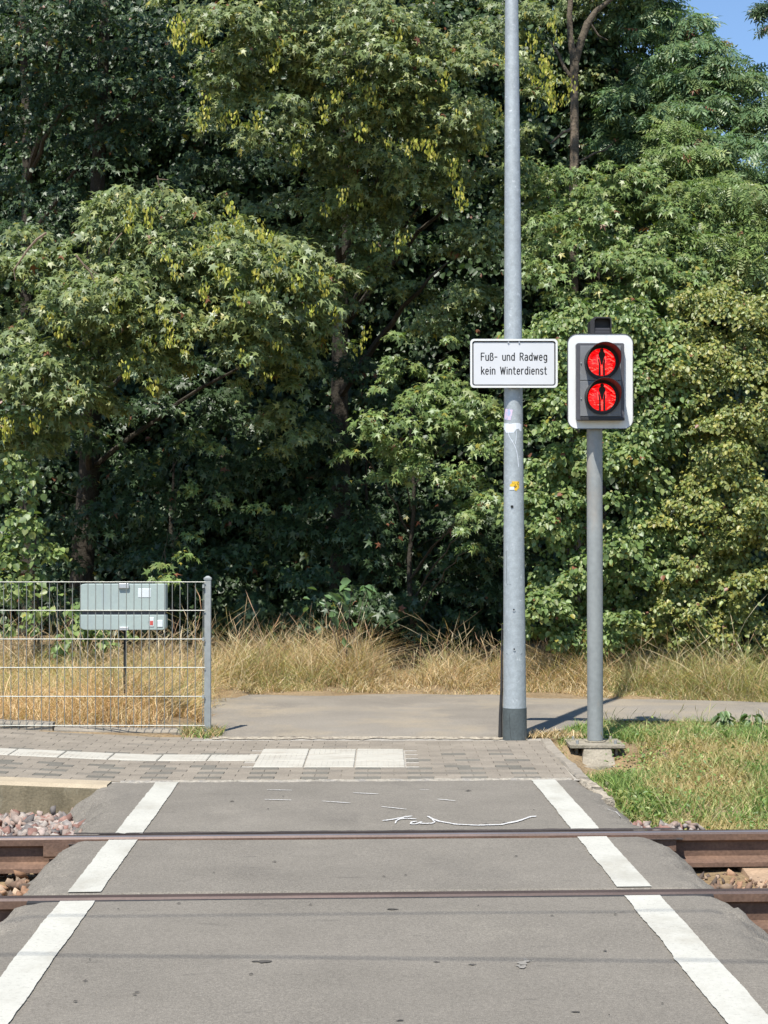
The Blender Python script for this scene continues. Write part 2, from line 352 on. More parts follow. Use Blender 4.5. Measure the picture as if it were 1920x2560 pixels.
tag(mb.build('paint_blotch', mat('pale_blotch',(.235,.218,.188),.9,noise=((60,.3,3),))), 'pale dried blotch on the asphalt in the foreground', 'stain', kind='structure')

# platform: paving blocks, tactile tiles, pale joints
def plat_z(x): return max(0, -1.55-x)*.045
mb = MB()
mb.add([(-8,Y_EDGE-8*SH-.06,plat_z(-8)-.009),(-1.55,Y_EDGE-1.5*SH-.03,-.009),(1.14,Y_EDGE+.05,-.009),(1.16,12.34,-.009),(-1.55,12.50,-.009),(-8,12.50,plat_z(-8)-.009)], [(0,1,4,5),(1,2,3,4)])
tag(mb.build('platform_bed', M['sandjoint']), 'sandy joint bed between the platform pavers', 'pavement', kind='structure')
TS = .31
TX0, TY0 = -.80, G(960,1917)[1]
def in_tact(x0, x1, y0, y1):
    xm, ym = (x0+x1)/2, (y0+y1)/2
    if TX0-.02 < xm < TX0+3*TS+.02 and TY0-.01 < ym < TY0+3*TS+.01: return True
    return xm < TX0+.02 and TY0+TS-.01 < ym < TY0+2*TS+.01
mb = MB()
rowh = TS/3
y = TY0-rowh*8; r = 0
while y < 12.45:
    n = 70; wdt = .155; off = (r%2)*.5*wdt
    for i in range(n):
        x0 = -8+i*wdt+off-.0; x1 = x0+wdt
        if x0 > 1.08: break
        rel = (y-TY0)/rowh
        if y < Y_EDGE+SH*(x0+x1)/2+ .0: continue
        x1c = min(x1, 1.10)
        if in_tact(x0, x1c, y, y+rowh): continue
        if y+rowh > (12.47 if x1 < -1.25 else 12.25): continue
        dark = (r in (7,) and x1 < .4) or (r in (5,) )
        alt = (i % 2 == 0)
        b = random.uniform(.92,1.08)
        base = (.245,.212,.168)
        if alt and (r in (3, 5, 7, 8, 10+1, 15-1) ) and x0 < .8: base = (.160,.148,.122)
        elif random.random() < .08: base = (.205,.18,.145)
        zt = -.003
        mb.bevbox(x0+.0012, x1c-.0012, y+.0015, y+rowh-.0015, zt-.07, zt, .002, 0, tuple(c*b for c in base), .0012)
    y += rowh; r += 1
mb.v = [(x,y,z+plat_z(x)) for x,y,z in mb.v]
tag(mb.build('platform_paving', M['paver']), 'small grey and beige concrete pavers of the low platform', 'pavement', kind='structure')
def tiles(cells, name, label):
    mb = MB()
    for (x0, y0, x1, y1) in cells:
        zt = .001
        mb.bevbox(x0+.004, x1-.004, y0+.004, y1-.004, zt-.05, zt, .004, 0, None, .0015)
        k = 8
        for i in range(k):       # ribs
            xa = x0+.02+(x1-x0-.04)*i/k
            mb.bevbox(xa, xa+(x1-x0)/k*.5, y0+.015, y1-.015, zt-.01, zt+.0008, .0007)
    mb.v = [(x,y,z+plat_z(x)) for x,y,z in mb.v]
    return tag(mb.build(name, M['tactile']), label, 'tactile paving', kind='structure')
tiles([(TX0+i*TS, TY0+j*TS, TX0+(i+1)*TS, TY0+(j+1)*TS) for i in range(3) for j in range(3)], 'tactile_field', 'square field of pale tactile tiles at the crossing end')
tiles([(TX0-(i+1)*TS, TY0+TS+.0, TX0-i*TS, TY0+2*TS) for i in range(18)], 'tactile_strip', 'single row of pale tactile guide tiles along the platform')
# pale mortar line at the crossing edge and at the path edge
def rough_strip(name, pts, wd, z, m, label, jit=.02, hh=.006):
    mb = MB(); n = int(sum(math.dist(pts[i],pts[i+1]) for i in range(len(pts)-1))/.025)
    L_, C_, R_ = [], [], []
    for i in range(n+1):
        t = i/n*(len(pts)-1); k = min(int(t), len(pts)-2); t -= k
        x = pts[k][0]*(1-t)+pts[k+1][0]*t; y = pts[k][1]*(1-t)+pts[k+1][1]*t
        dx, dy = pts[k+1][0]-pts[k][0], pts[k+1][1]-pts[k][1]; d = math.hypot(dx,dy); nx, ny = -dy/d, dx/d
        a = wd*.5+jit*nz(x,y,18,31)*1.5; b = wd*.5+jit*nz(x,y,18,32)*1.5
        L_.append((x+nx*a,y+ny*a,z-.004)); C_.append((x,y,z+hh+.004*nz(x,y,30,3))); R_.append((x-nx*b,y-ny*b,z-.004))
    m_ = n+1
    mb.add(L_+C_+R_, [(i,m_+i,m_+i+1,i+1) for i in range(n)]+[(m_+i,2*m_+i,2*m_+i+1,m_+i+1) for i in range(n)])
    return tag(mb.build(name, m), label, 'joint', kind='structure')
M['joint'] = mat('joint', (.30,.27,.22), 1, noise=((40,.3,4),(150,.2,3)), bump=(120,.6,.006), layers=((14,.5,.6,(.25,.23,.2),(1,1,1)),))
M['rubble'] = mat('rubble', (.38,.33,.25), 1, noise=((30,.35,4),(120,.2,3)), bump=(70,.9,.012), layers=((20,.5,.58,(.26,.22,.17),(1,1,1)),))
rough_strip('edge_joint', [(-1.5,Y_EDGE-1.5*SH+.0),(1.08,Y_EDGE+1.08*SH)], .05, 0, M['joint'], 'pale mortar joint where the crossing asphalt meets the pavers', .02)
rough_strip('path_joint', [(-1.2,12.33),(.2,12.36),(1.0,12.30)], .15, .0, M['rubble'], 'crumbling pale edge between the path and the platform pavers', .04, .004)

# concrete platform edge on the left, kerbs
XW = G(277,1957)[0]
mb = MB()
segx = [XW, XW-.9, XW-1.9, XW-2.9, XW-3.9, XW-4.9]
for i in range(5):
    a, b = segx[i+1]+.004, segx[i]-.004
    za, zb = plat_z(a)+.003, plat_z(b)+.003
    ya, yb = Y_EDGE+SH*a-.17, Y_EDGE+SH*b-.17
    vs = [(a,ya,-.4),(b,yb,-.4),(b,yb+.16,-.4),(a,ya+.16,-.4),(a,ya,za-.02),(b,yb,zb-.02),(b,yb+.02,zb),(a,ya+.02,za),(b,yb+.19,zb),(a,ya+.19,za),(b,yb+.19,-.4),(a,ya+.19,-.4)]
    mb.add(vs, [(0,1,5,4)]); mb.add(vs, [(4,5,6,7),(7,6,8,9)], 1); mb.add(vs, [(9,8,10,11),(1,10,8,6,5),(0,4,7,9,11)])
o = mb.build('platform_edge', [M['concrete'], M['coping']])
tag(o, 'weathered concrete platform edge above the ballast, left of the crossing', 'platform edge', kind='structure')
# kerb stones in front of the fence
KY = G(300,1838)[1]
for i, (x0, x1, hh, rz) in enumerate(((-1.30,-2.32,.035,.010),(-2.34,-3.36,.060,-.004),(-3.38,-4.4,.06,.0))):
    mb = MB(); n = 14
    a, b = min(x0,x1), max(x0,x1)
    for k in range(n):
        pass
    prof = [(0,-.1),(0,hh-.02),(.012,hh-.004),(.03,hh),(.12,hh),(.12,-.1)]
    vs = []
    for k in range(n+1):
        x = a+(b-a)*k/n
        for (dy, z) in prof: vs.append((x, KY+dy+rz*(k-n/2)+.006*nz(x,dy,9,41), z+plat_z(x)*.8+(.006*nz(x,dy*5,11,42) if z > 0 else 0)))
    m_ = len(prof)
    mb.add(vs, [(k*m_+j, (k+1)*m_+j, (k+1)*m_+j+1, k*m_+j+1) for k in range(n) for j in range(m_-1)]+[tuple(range(m_)), tuple(n*m_+j for j in range(m_-1,-1,-1))])
    tag(mb.build('kerb_stone', M['kerb']), ['low chipped kerb stone below the fence, nearest the fence post','higher kerb stone below the fence at the left picture edge','kerb stone further along the fence'][i], 'kerb', 'kerb stones below the fence')
# kerb stones down the right side of the paving
kp = [G(1349,1850), G(1380,1885), G(1412,1915), G(1445,1945), G(1475,1965), G(1502,1988)]
for i in range(5):
    (xa, ya), (xb, yb) = kp[i], kp[i+1]
    dx, dy = xb-xa, yb-ya; d = math.hypot(dx,dy); nx, ny = -dy/d, dx/d
    wd = .075
    if nx < 0: nx, ny = -nx, -ny
    g = .006
    mb = MB()
    n = 5; vs = []
    for k in range(n+1):
        t = g/d+(1-2*g/d)*k/n; x, y = xa+dx*t, ya+dy*t
        z = .004-.012*(i>2)*(i-2) 
        for (o_, zz) in ((0,-.15),(0,z-.012),(.012,z),(wd-.012,z+.004),(wd,z-.015),(wd,-.15)):
            vs.append((x+nx*o_+.006*nz(x*3,y,9,51), y+ny*o_, zz+(.012*nz(x*2+o_*9,y,14,52) if zz > -.1 else 0)))
    mb.add(vs, [(k*6+j, (k+1)*6+j, (k+1)*6+j+1, k*6+j+1) for k in range(n) for j in range(5)]+[tuple(range(6)), tuple(n*6+j for j in range(5,-1,-1))])
    tag(mb.build('edging_stone', M['kerb'] if i < 3 else M['rubble']), ['narrow edging stone beside the galvanized pole','second edging stone from the galvanized pole','middle edging stone beside the signal foundation','edging stone below the signal foundation','crumbled edging stone at the top of the asphalt shoulder'][i], 'kerb', 'edging stones right of the paving')

# path behind the platform
PP_near = [(-1.28,12.36),(.95,12.33),(1.25,12.75),(1.66,13.5),(2.9,13.32),(5,13.0),(12,11.6)]
PP_far = [(-1.62,15.85),(.0,15.85),(1.3,15.8),(2.2,15.4),(3.3,14.95),(5.2,14.5),(12,13.2)]
mb = MB(); NN = 120; MM = 24
def pl_at(P, t):
    t = t*(len(P)-1); k = min(int(t), len(P)-2); t -= k
    return P[k][0]*(1-t)+P[k+1][0]*t, P[k][1]*(1-t)+P[k+1][1]*t
vs = []
for i in range(NN+1):
    a = pl_at(PP_near, i/NN); b = pl_at(PP_far, i/NN)
    for j in range(MM+1):
        t = j/MM; x, y = a[0]*(1-t)+b[0]*t, a[1]*(1-t)+b[1]*t
        if i == 0: x += .05*nz(x,y,3,61)
        if j in (0,MM): y += .05*nz(x,y,4,62)
        vs.append((x, y, .002+.012*math.sin(t*math.pi)+.006*nz(x,y,1.5,63)))
mb.add(vs, [(i*(MM+1)+j, (i+1)*(MM+1)+j, (i+1)*(MM+1)+j+1, i*(MM+1)+j+1) for i in range(NN) for j in range(MM)])
tag(mb.build('path', M['path'], smooth=True), 'beige asphalt foot and cycle path behind the platform', 'path', kind='structure')

# ------------------------------------------------------------------ rails
def rail(y0, face, label, gx0=-9, gx1=9):
    """y0 gauge corner at X=0; face=-1: gauge side faces the camera, +1: away"""
    t = empty('rail', (0, y0, -.16)); tag(t, label, 'rail', 'rails of the track')
    wd = .072; H_ = .16; k = -face          # body lies on the +k side of the gauge corner
    c = .036
    prof = [(0,-.012),(.0,-.040),(c-.010,-.052),(c-.008,-.118),(-.030,-.140),(-.032,-H_),(wd+.032,-H_),(wd+.030,-.140),(c+.008,-.118),(c+.010,-.052),(wd,-.040),(wd,-.010),(wd-.010,-.001),(.018,.001),(.006,-.003)]
    mb = MB(); n = 60; vs = []; m_ = len(prof)
    for i in range(n+1):
        x = gx0+(gx1-gx0)*i/n
        for (o_, z) in prof: vs.append((x, y0+SH*x+k*o_, z+.002))
    mb.v = vs; mb.c = [(1,1,1)]*len(vs)
    for i in range(n):
        for j in range(m_):
            jj = (j+1) % m_
            f = (i*m_+j, (i+1)*m_+j, (i+1)*m_+jj, i*m_+jj)
            mb.f.append(f if k > 0 else f[::-1]); mb.m.append(2 if j == 13 else (1 if j in (12,) or j == 11 else (1 if j == 14 else 0)))
    o = mb.build('rail_body', [M['rust'], M['railtop'], M['shine']], t)
    for p in o.data.polygons:
        pass
    return t
rf = rail(Y_FAR, -1, 'rusty far rail with a polished edge, beyond the first rail')
mb = MB()
x0, x1 = G(101,2120,-.03)[0], G(1700,2110,-.03)[0]
for (a, b) in ((x0, x1),):
    n = 20
    prof = [(-.034,-.014),(-.036,-.075),(-.012,-.085),(-.012,-.02)]
    vs = [(a+(b-a)*i/n, Y_FAR+SH*(a+(b-a)*i/n)+dy, z-.006) for i in range(n+1) for dy, z in prof]
    mb.add(vs, [(i*4+j,(i+1)*4+j,(i+1)*4+(j+1)%4,i*4+(j+1)%4) for i in range(n) for j in range(4)]+[(0,1,2,3),(n*4+3,n*4+2,n*4+1,n*4)])
mb.build('guard_bar', M['rust'], rf); reparent(rf)
rn = rail(Y_NEAR, 1, 'rusty near rail, closest to the camera')
mb = MB(); x0, x1 = -1.36, 1.28; n = 60
vs = []
for i in range(n+1):
    x = x0+(x1-x0)*i/n
    for dy, z in ((-.076,-.006),(-.098,-.010+.004*nz(x,0,12,71)),(-.100,-.05),(-.076,-.05)): vs.append((x, Y_NEAR+SH*x+dy+.004*nz(x,1,8,72)*(dy<-.09), z))
mb.add(vs, [(i*4+j,(i+1)*4+j,(i+1)*4+(j+1)%4,i*4+(j+1)%4) for i in range(n) for j in range(4)])
mb.build('joint_sealant', M['rubber'], rn); reparent(rn)

M['grime'] = mat('grime', (.055,.045,.040), .9, noise=((5,.3,4),(60,.3,3)), bump=(80,.6,.004))
def strip_along(name, parent, y0, d0, d1, z, xa=-1.45, xb=1.4, seed=0):
    mb = MB(); n = 120; A, B = [], []
    for i in range(n+1):
        x = xa+(xb-xa)*i/n; A.append((x, y0+SH*x+d0+.004*nz(x,seed,7,74), z)); B.append((x, y0+SH*x+d1+.012*nz(x,seed,3,75)+.005*nz(x,seed,20,76), z+.002*nz(x,seed,15,77)))
    mb.add(A+B, [(i,i+1,n+2+i,n+1+i) if d1 > d0 else (i,n+1+i,n+2+i,i+1) for i in range(n)]); mb.build(name, M['grime'], parent)
strip_along('joint_sealant', rf, Y_FAR, .070, .118, .002, seed=1)
strip_along('groove_dirt', rf, Y_FAR, -.001, -.050, -.024, seed=2)
strip_along('groove_dirt', rn, Y_NEAR, .0, .052, -.018, seed=3)
reparent(rf); reparent(rn)

# concrete sleeper showing at right
def sleeper(x, label):
    mb = MB(); yc = (Y_FAR+Y_NEAR)/2+SH*x
    vs = []
    for (yy, zt) in ((-1.2,-.20),(-1.2,-.165),(-.62,-.165),(-.35,-.185),(.35,-.185),(.62,-.165),(1.2,-.165),(1.2,-.2)):
        for dx, z in ((-.14,-.32),(-.11,zt),(.11,zt),(.14,-.32)): vs.append((x+dx, yc+yy, z))
    mb.add(vs, [(i*4+j,i*4+j+1,(i+1)*4+j+1,(i+1)*4+j) for i in range(7) for j in range(3)]+[(0,1,2,3),(31,30,29,28)])
    tag(mb.build('railway_sleeper', mat('sleeper_concrete', (.36,.25,.16), .95, noise=((8,.2,4),(70,.2,3)), bump=(50,.5,.006)), bevel=.008), label, 'sleeper')
sleeper(1.79, 'tan concrete sleeper end between the rails at the right picture edge')

# ------------------------------------------------------------------ ballast
def hull_rock(seed):
    import bmesh
    r = random.Random(seed); bm = bmesh.new()
    for _ in range(9):
        v = Vector((r.gauss(0,1), r.gauss(0,1), r.gauss(0,1))).normalized()*r.uniform(.75,1.15)
        bm.verts.new((v.x*1.3, v.y*.95, v.z*.75))
    res = bmesh.ops.convex_hull(bm, input=bm.verts)
    bmesh.ops.delete(bm, geom=[g for g in res['geom_interior'] if isinstance(g, bmesh.types.BMVert)], context='VERTS')
    bmesh.ops.triangulate(bm, faces=bm.faces); bm.verts.index_update()
    V = np.array([v.co[:] for v in bm.verts]); Fc = np.array([[v.index for v in f.verts] for f in bm.faces]); bm.free()
    return V, Fc
rocks = [hull_rock(i) for i in range(24)]
RC = np.array([(.27,.215,.18),(.36,.29,.25),(.22,.125,.10),(.29,.17,.135),(.40,.35,.30),(.22,.19,.165),(.15,.135,.125),(.31,.23,.185),(.27,.24,.215)])
RC2 = np.array([(.26,.15,.09),(.34,.21,.13),(.17,.11,.075),(.40,.29,.2),(.22,.16,.11),(.12,.09,.07)])
def scatter_rocks(name, pts, sizes, pal, label):
    VV, FF, CC = [], [], []; off = 0
    for p, s in zip(pts, sizes):
        V, Fc = rocks[rng.integers(len(rocks))]
        a = rng.normal(size=(3,3)); Q, _ = np.linalg.qr(a)
        v = (V*s*rng.uniform(.8,1.2,3))@Q.T+np.array(p)
        VV.append(v); FF.append(Fc+off); off += len(v)
        c = pal[rng.integers(len(pal))]*rng.uniform(.8,1.2); CC.append(np.tile(c, (len(v),1)))
    return tag(np_mesh(name, np.concatenate(VV), np.concatenate(FF), np.concatenate(CC), M['stone']), label, 'ballast', kind='stuff')
pts, sz = [], []
for _ in range(3600):     # left, between platform edge and far rail
    x = random.uniform(-3.2,-1.28); yy = random.uniform(Y_FAR+.09, Y_EDGE-.15); s = random.uniform(.016,.044)
    if yy < Y_FAR+.2 and random.random() < .5: continue
    zb = -.175+(.08*float(sstep(-1.65,-1.4,x)) if yy > Y_FAR+.4 else 0)
    pts.append((x, yy+SH*x, zb+random.uniform(-.02,.025))); sz.append(s)
scatter_rocks('ballast', pts, sz, RC, 'pink and grey ballast stones below the platform edge')
pts, sz = [], []
for _ in range(1500):     # left between rails and front
    x = random.uniform(-3.0,-1.28); yy = random.uniform(Y_NEAR-1.2, Y_FAR-.08); s = random.uniform(.02,.042)
    if abs(yy-Y_NEAR+.036) < .10: continue
    pts.append((x, yy+SH*x, -.17+random.uniform(-.02,.02))); sz.append(s)
for _ in range(1900):     # right between rails and front
    x = random.uniform(1.15,2.6); yy = random.uniform(Y_NEAR-1.2, Y_FAR-.08); s = random.uniform(.006,.016) if random.random() < .7 else random.uniform(.02,.036)
    if abs(yy-Y_NEAR+.036) < .10 : continue
    if abs(x-1.79) < .15 and s > .016: continue
    pts.append((x, yy+SH*x, -.185+random.uniform(-.015,.01))); sz.append(s)
scatter_rocks('rusty_ballast', pts, sz, RC2, 'rust stained ballast and grit between the rails')
pts, sz = [], []
for _ in range(420):     # right, beyond far rail
    x = 1.15+1.25*random.random()**1.8; yy = random.uniform(Y_FAR+.1, Y_FAR+.55-.2*(x > 1.6)); s = random.uniform(.018,.036)
    pts.append((x, yy+SH*x, -.15+.20*(yy-Y_FAR-.1)+random.uniform(-.02,.02))); sz.append(s)
scatter_rocks('trackside_ballast', pts, sz, RC, 'grey and pink ballast stones at the foot of the green verge')
pts, sz = [], []
for _ in range(260):
    x, y = G(random.uniform(1400,1530), random.uniform(1930,2010), -.03)
    if x < 1.13: continue
    pts.append((x, y, ground_z(x,y)+random.uniform(0,.02))); sz.append(random.uniform(.008,.022))
scatter_rocks('loose_rubble', pts, sz, RC2*1.25, 'loose pale rubble beside the edging stones')

# ------------------------------------------------------------------ fence
FY = G(519,1838)[1]; FX = G(519,1838)[0]
z_at = lambda v, Y: W(960, v, Y)[2]
t = empty('mesh_fence', (FX, FY, 0)); tag(t, 'galvanized wire mesh fence panel ending at a square post', 'fence')
pw = .023; zt = z_at(1449, FY)
mb = MB(); mb.box(FX-pw, FX+pw, FY-pw, FY+pw, -.1, zt); 
p = mb.build('post', M['galv_dull'], t, bevel=.003)
mb = MB(); mb.box(FX-pw-.004, FX+pw+.004, FY-pw-.004, FY+pw+.004, zt, zt+.014)
mb.add([(FX-pw,FY-pw,zt+.014),(FX+pw,FY-pw,zt+.014),(FX+pw,FY+pw,zt+.014),(FX-pw,FY+pw,zt+.014),(FX-.008,FY-.008,zt+.026),(FX+.008,FY-.008,zt+.026),(FX+.008,FY+.008,zt+.026),(FX-.008,FY+.008,zt+.026)], [(0,1,5,4),(1,2,6,5),(2,3,7,6),(3,0,4,7),(4,5,6,7)])
mb.build('post_cap', M['galv_dull'], p)
x2 = FX-2.51
mb = MB(); mb.box(x2-pw, x2+pw, FY-pw, FY+pw, -.1, zt+.012); mb.build('post', M['galv_dull'], t, bevel=.003)
mb = MB(); wires = [z_at(1400+c/2.592, FY) for c in (142,326,511,695,882,1070)]
xa = x2+pw; xb = FX-pw
for z in wires:
    for dy in (-.007, .007): mb.tube([(xa,FY-.028+dy,z),(xb+.008,FY-.028+dy,z)], .0036, 6)
nv = int((xb-xa)/.0542)
for i in range(nv+1):
    x = xb-.008-i*.0542
    mb.tube([(x,FY-.028,wires[-1]-.03),(x+random.uniform(-.001,.001),FY-.028,wires[0]-.002)], .0027, 6)
mb.build('wire_panel', M['wire'], t, smooth=True)
mb = MB()
for z in (wires[0]-.03, wires[2], wires[4]): mb = MB(); mb.box(FX-pw-.012, FX-pw+.002, FY-pw-.02, FY-pw, z-.012, z+.012); mb.build('clip', M['galv_dull'], t)
reparent(t)

# ------------------------------------------------------------------ grey cabinet behind the fence
CY = 13.4
def WX(u): return W(u, 1500, CY)[0]
def WZ(v): return W(960, v, CY)[2]
t = empty('utility_cabinet', ((WX(200)+WX(414))/2, CY+.12, 0)); tag(t, 'pale grey green utility box standing in the grass behind the fence', 'utility box')
def rbox(name, u0, u1, v0, v1, y0, y1, m, parent, rr=(0,0,0,0)):   # radii tl,tr,br,bl in metres
    x0, x1, z1, z0 = WX(u0), WX(u1), WZ(v0), WZ(v1); out = []
    for (cx, cz, r, a0) in ((x1,z1,rr[1],0),(x0,z1,rr[0],90),(x0,z0,rr[3],180),(x1,z0,rr[2],270)):
        sx = -1 if cx == x1 else 1; sz_ = -1 if cz == z1 else 1
        if r == 0: out.append((cx,cz)); continue
        for k in range(6):
            a = rad(a0+k*18); out.append((cx+sx*r+r*math.cos(a), cz+sz_*r+r*math.sin(a)))
    mb = MB(); mb.prism_y(out, y0, y1); return mb.build(name, m, parent, bevel=.004)
lid = rbox('upper_door', 200, 414, 1460, 1528, CY, CY+.13, M['cabinet'], t, (.025,.01,0,0))
rbox('lower_door', 199, 414, 1537, 1575, CY+.004, CY+.13, M['cabinet'], t, (0,0,.025,.04))
rbox('seam', 203, 411, 1527, 1538, CY+.02, CY+.12, M['housing'], t)
lt = rbox('latch', 297, 323, 1458, 1471, CY-.02, CY+.01, M['bolt'], t, (.008,.008,.008,.008))
rbox('latch', 299, 321, 1567, 1576, CY-.012, CY+.01, M['bolt'], t)
rbox('notice', 345, 377, 1471, 1494, CY-.003, CY+.004, M['paper'], t)
s = rbox('sticker', 373, 385, 1543, 1567, CY-.001, CY+.007, M['paper'], t)
rbox('red_mark', 375, 383, 1552, 1563, CY-.003, CY+.0, M['redmark'], s)
rbox('sticker', 392, 407, 1550, 1568, CY-.001, CY+.007, M['paper'], t)
mb = MB(); xm = (WX(200)+WX(414))/2; XLEG = xm; mb.box(xm-.007, xm+.007, CY+.09, CY+.12, -.1, WZ(1573)); mb.build('support_leg', M['hole'], t); reparent(t)

# ------------------------------------------------------------------ big galvanized pole
PX, PY = G(1287,1846); PZ = 0
LEAN = -.0030
def pr(z): return .0815-.0068*z
t = empty('metal_pole', (PX, PY, 0)); tag(t, 'tall tapering galvanized pole with dark base carrying the white text sign', 'pole')
def ppt(z): return (PX+LEAN*z, PY, z)
mb = MB(); zs = [-.1]+[i*.4 for i in range(1,21)]; mb.tube([ppt(z) for z in zs], [pr(z) for z in zs], 40)
mb.build('shaft', M['galv'], t, smooth=True)
zb = z_at(1769, PY)
mb = MB(); mb.tube([ppt(-.05), ppt(zb)], [pr(0)+.0035, pr(zb)+.0035], 40); mb.build('base_sleeve', M['sleeve'], t, smooth=True)
mb = MB(); xl = PX-pr(.2)-.012
mb.tube([(xl-.006, PY+.05, -.05), (xl-.003, PY+.05, .15), (xl+.004, PY+.05, z_at(1725,PY)), (xl+.008, PY+.05, z_at(1560,PY))], [.016,.013,.010,.004], 10); mb.build('cable_sleeve', M['rubber'], t, smooth=True)
def patch(name, u0, u1, v0, v1, m, parent=None, shape=None, lift=.0015, n=10, th=None):
    """curved patch on the shaft; u0..v1 in pixels"""
    z0, z1 = z_at(v1, PY), z_at(v0, PY); zc = (z0+z1)/2; R = pr(zc)+lift
    cx = ppt(zc)[0]
    def ang(u):
        x = W(u, 1300, PY)[0]; return math.asin(max(-.98, min(.98, (x-cx)/R)))
    a0, a1 = ang(u0), ang(u1); mb = MB(); vs = []
    for j in range(n+1):
        for i in range(n+1):
            s_, q_ = i/n, j/n
            if shape: s_, q_ = shape(s_, q_)
            a = a0+(a1-a0)*s_; z = z0+(z1-z0)*q_; r_ = pr(z)+lift; c0 = ppt(z)[0]
            vs.append((c0+r_*math.sin(a), PY-r_*math.cos(a), z))
    mb.add(vs, [(j*(n+1)+i, j*(n+1)+i+1, (j+1)*(n+1)+i+1, (j+1)*(n+1)+i) for j in range(n) for i in range(n)])
    return mb.build(name, m, parent or t)
patch('sticker', 1140+400/3.318, 1140+468/3.318, 760+877/3.318, 760+965/3.318, M['pink'], shape=lambda s,q: (s*.8+q*.2, q+(s-.5)*-.12))['label'] = 'small pink and blue sticker'
sp = patch('white_splash', 1140+393/3.318, 1140+540/3.318, 760+992/3.318, 760+1072/3.318, M['whitesplat'], shape=lambda s,q: (s, min(1,max(0, q+.35*math.sin(s*7+2)*(1-q)+.16*math.sin(s*19)*(1-q)+ .1*q*math.sin(s*11)))))
def pole_stroke(name, px, r, m, parent, org=(1140,760), sc=3.318, lift=.0005):
    mb = MB(); pts = []
    for (a, b) in px:
        u, v = org[0]+a/sc, org[1]+b/sc; z = z_at(v, PY); c0 = ppt(z)[0]; x = W(u, v, PY)[0]; R = pr(z)+lift
        s_ = max(-.98, min(.98, (x-c0)/R)); pts.append((c0+R*s_, PY-R*math.sqrt(1-s_*s_), z))
    mb.tube(pts, r, 6); return mb.build(name, m, parent)
d_ = pole_stroke('drip', [(425,1060),(435,1100),(465,1150),(490,1200),(505,1260),(515,1355)], .0021, M['whitesplat'], t)
d_ = pole_stroke('drip', [(497,1055),(495,1110),(488,1165)], .0016, M['whitesplat'], t)
patch('sticker', 1180+345/3.607, 1180+420/3.607, 1150+195/3.607, 1150+270/3.607, M['yellow'], shape=lambda s,q: (s+.15*math.sin(q*9)*(1-s), q+.18*math.sin(s*8)*(1-q)))['label'] = 'torn yellow and black sticker'
patch('sticker', 1180+332/3.607, 1180+375/3.607, 1150+245/3.607, 1150+272/3.607, M['paper'], lift=.003)
c5 = (1180,1150); s5 = 3.607
pole_stroke('door_outline', [(308,820),(308,1115),(312,1120),(345,1122)], .0010, M['sleeve'], t, c5, s5)
c3 = (1180,1450); s3 = 2.242
pole_stroke('door_outline', [(190,150),(278,150)], .0010, M['sleeve'], t, c3, s3)
pole_stroke('door_outline', [(190,408),(196,414),(270,414),(276,408)], .0013, M['sleeve'], t, c3, s3)
pole_stroke('crack', [(205,745),(207,800),(212,860),(216,895)], .0010, M['hole'], t, c3, s3, .003)
def dot(u, v, r, m, name):
    z = z_at(v, PY); c0 = ppt(z)[0]; x = W(u, v, PY)[0]; R = pr(z); s_ = max(-.98, min(.98,(x-c0)/R)); c_ = math.sqrt(1-s_*s_)
    mb = MB(); mb.tube([(c0+R*s_, PY-R*c_+.002, z), (c0+(R+.005)*s_, PY-(R+.005)*c_, z)], r, 12); return mb.build(name, m, t)
for (u, v) in ((c5[0]+372/s5, c5[1]+1352/s5),(c3[0]+233/s3, c3[1]+388/s3)):
    dot(u, v, .009, M['bolt'], 'door_bolt'); 
    o = dot(u-.5, v-2, .0055, M['hole'], 'bolt_hole')
    for vtx in o.data.vertices: vtx.co.y -= .002
dot(c5[0]+355/s5, c5[1]+422/s5, .010, M['hole'], 'open_hole')
reparent(t)

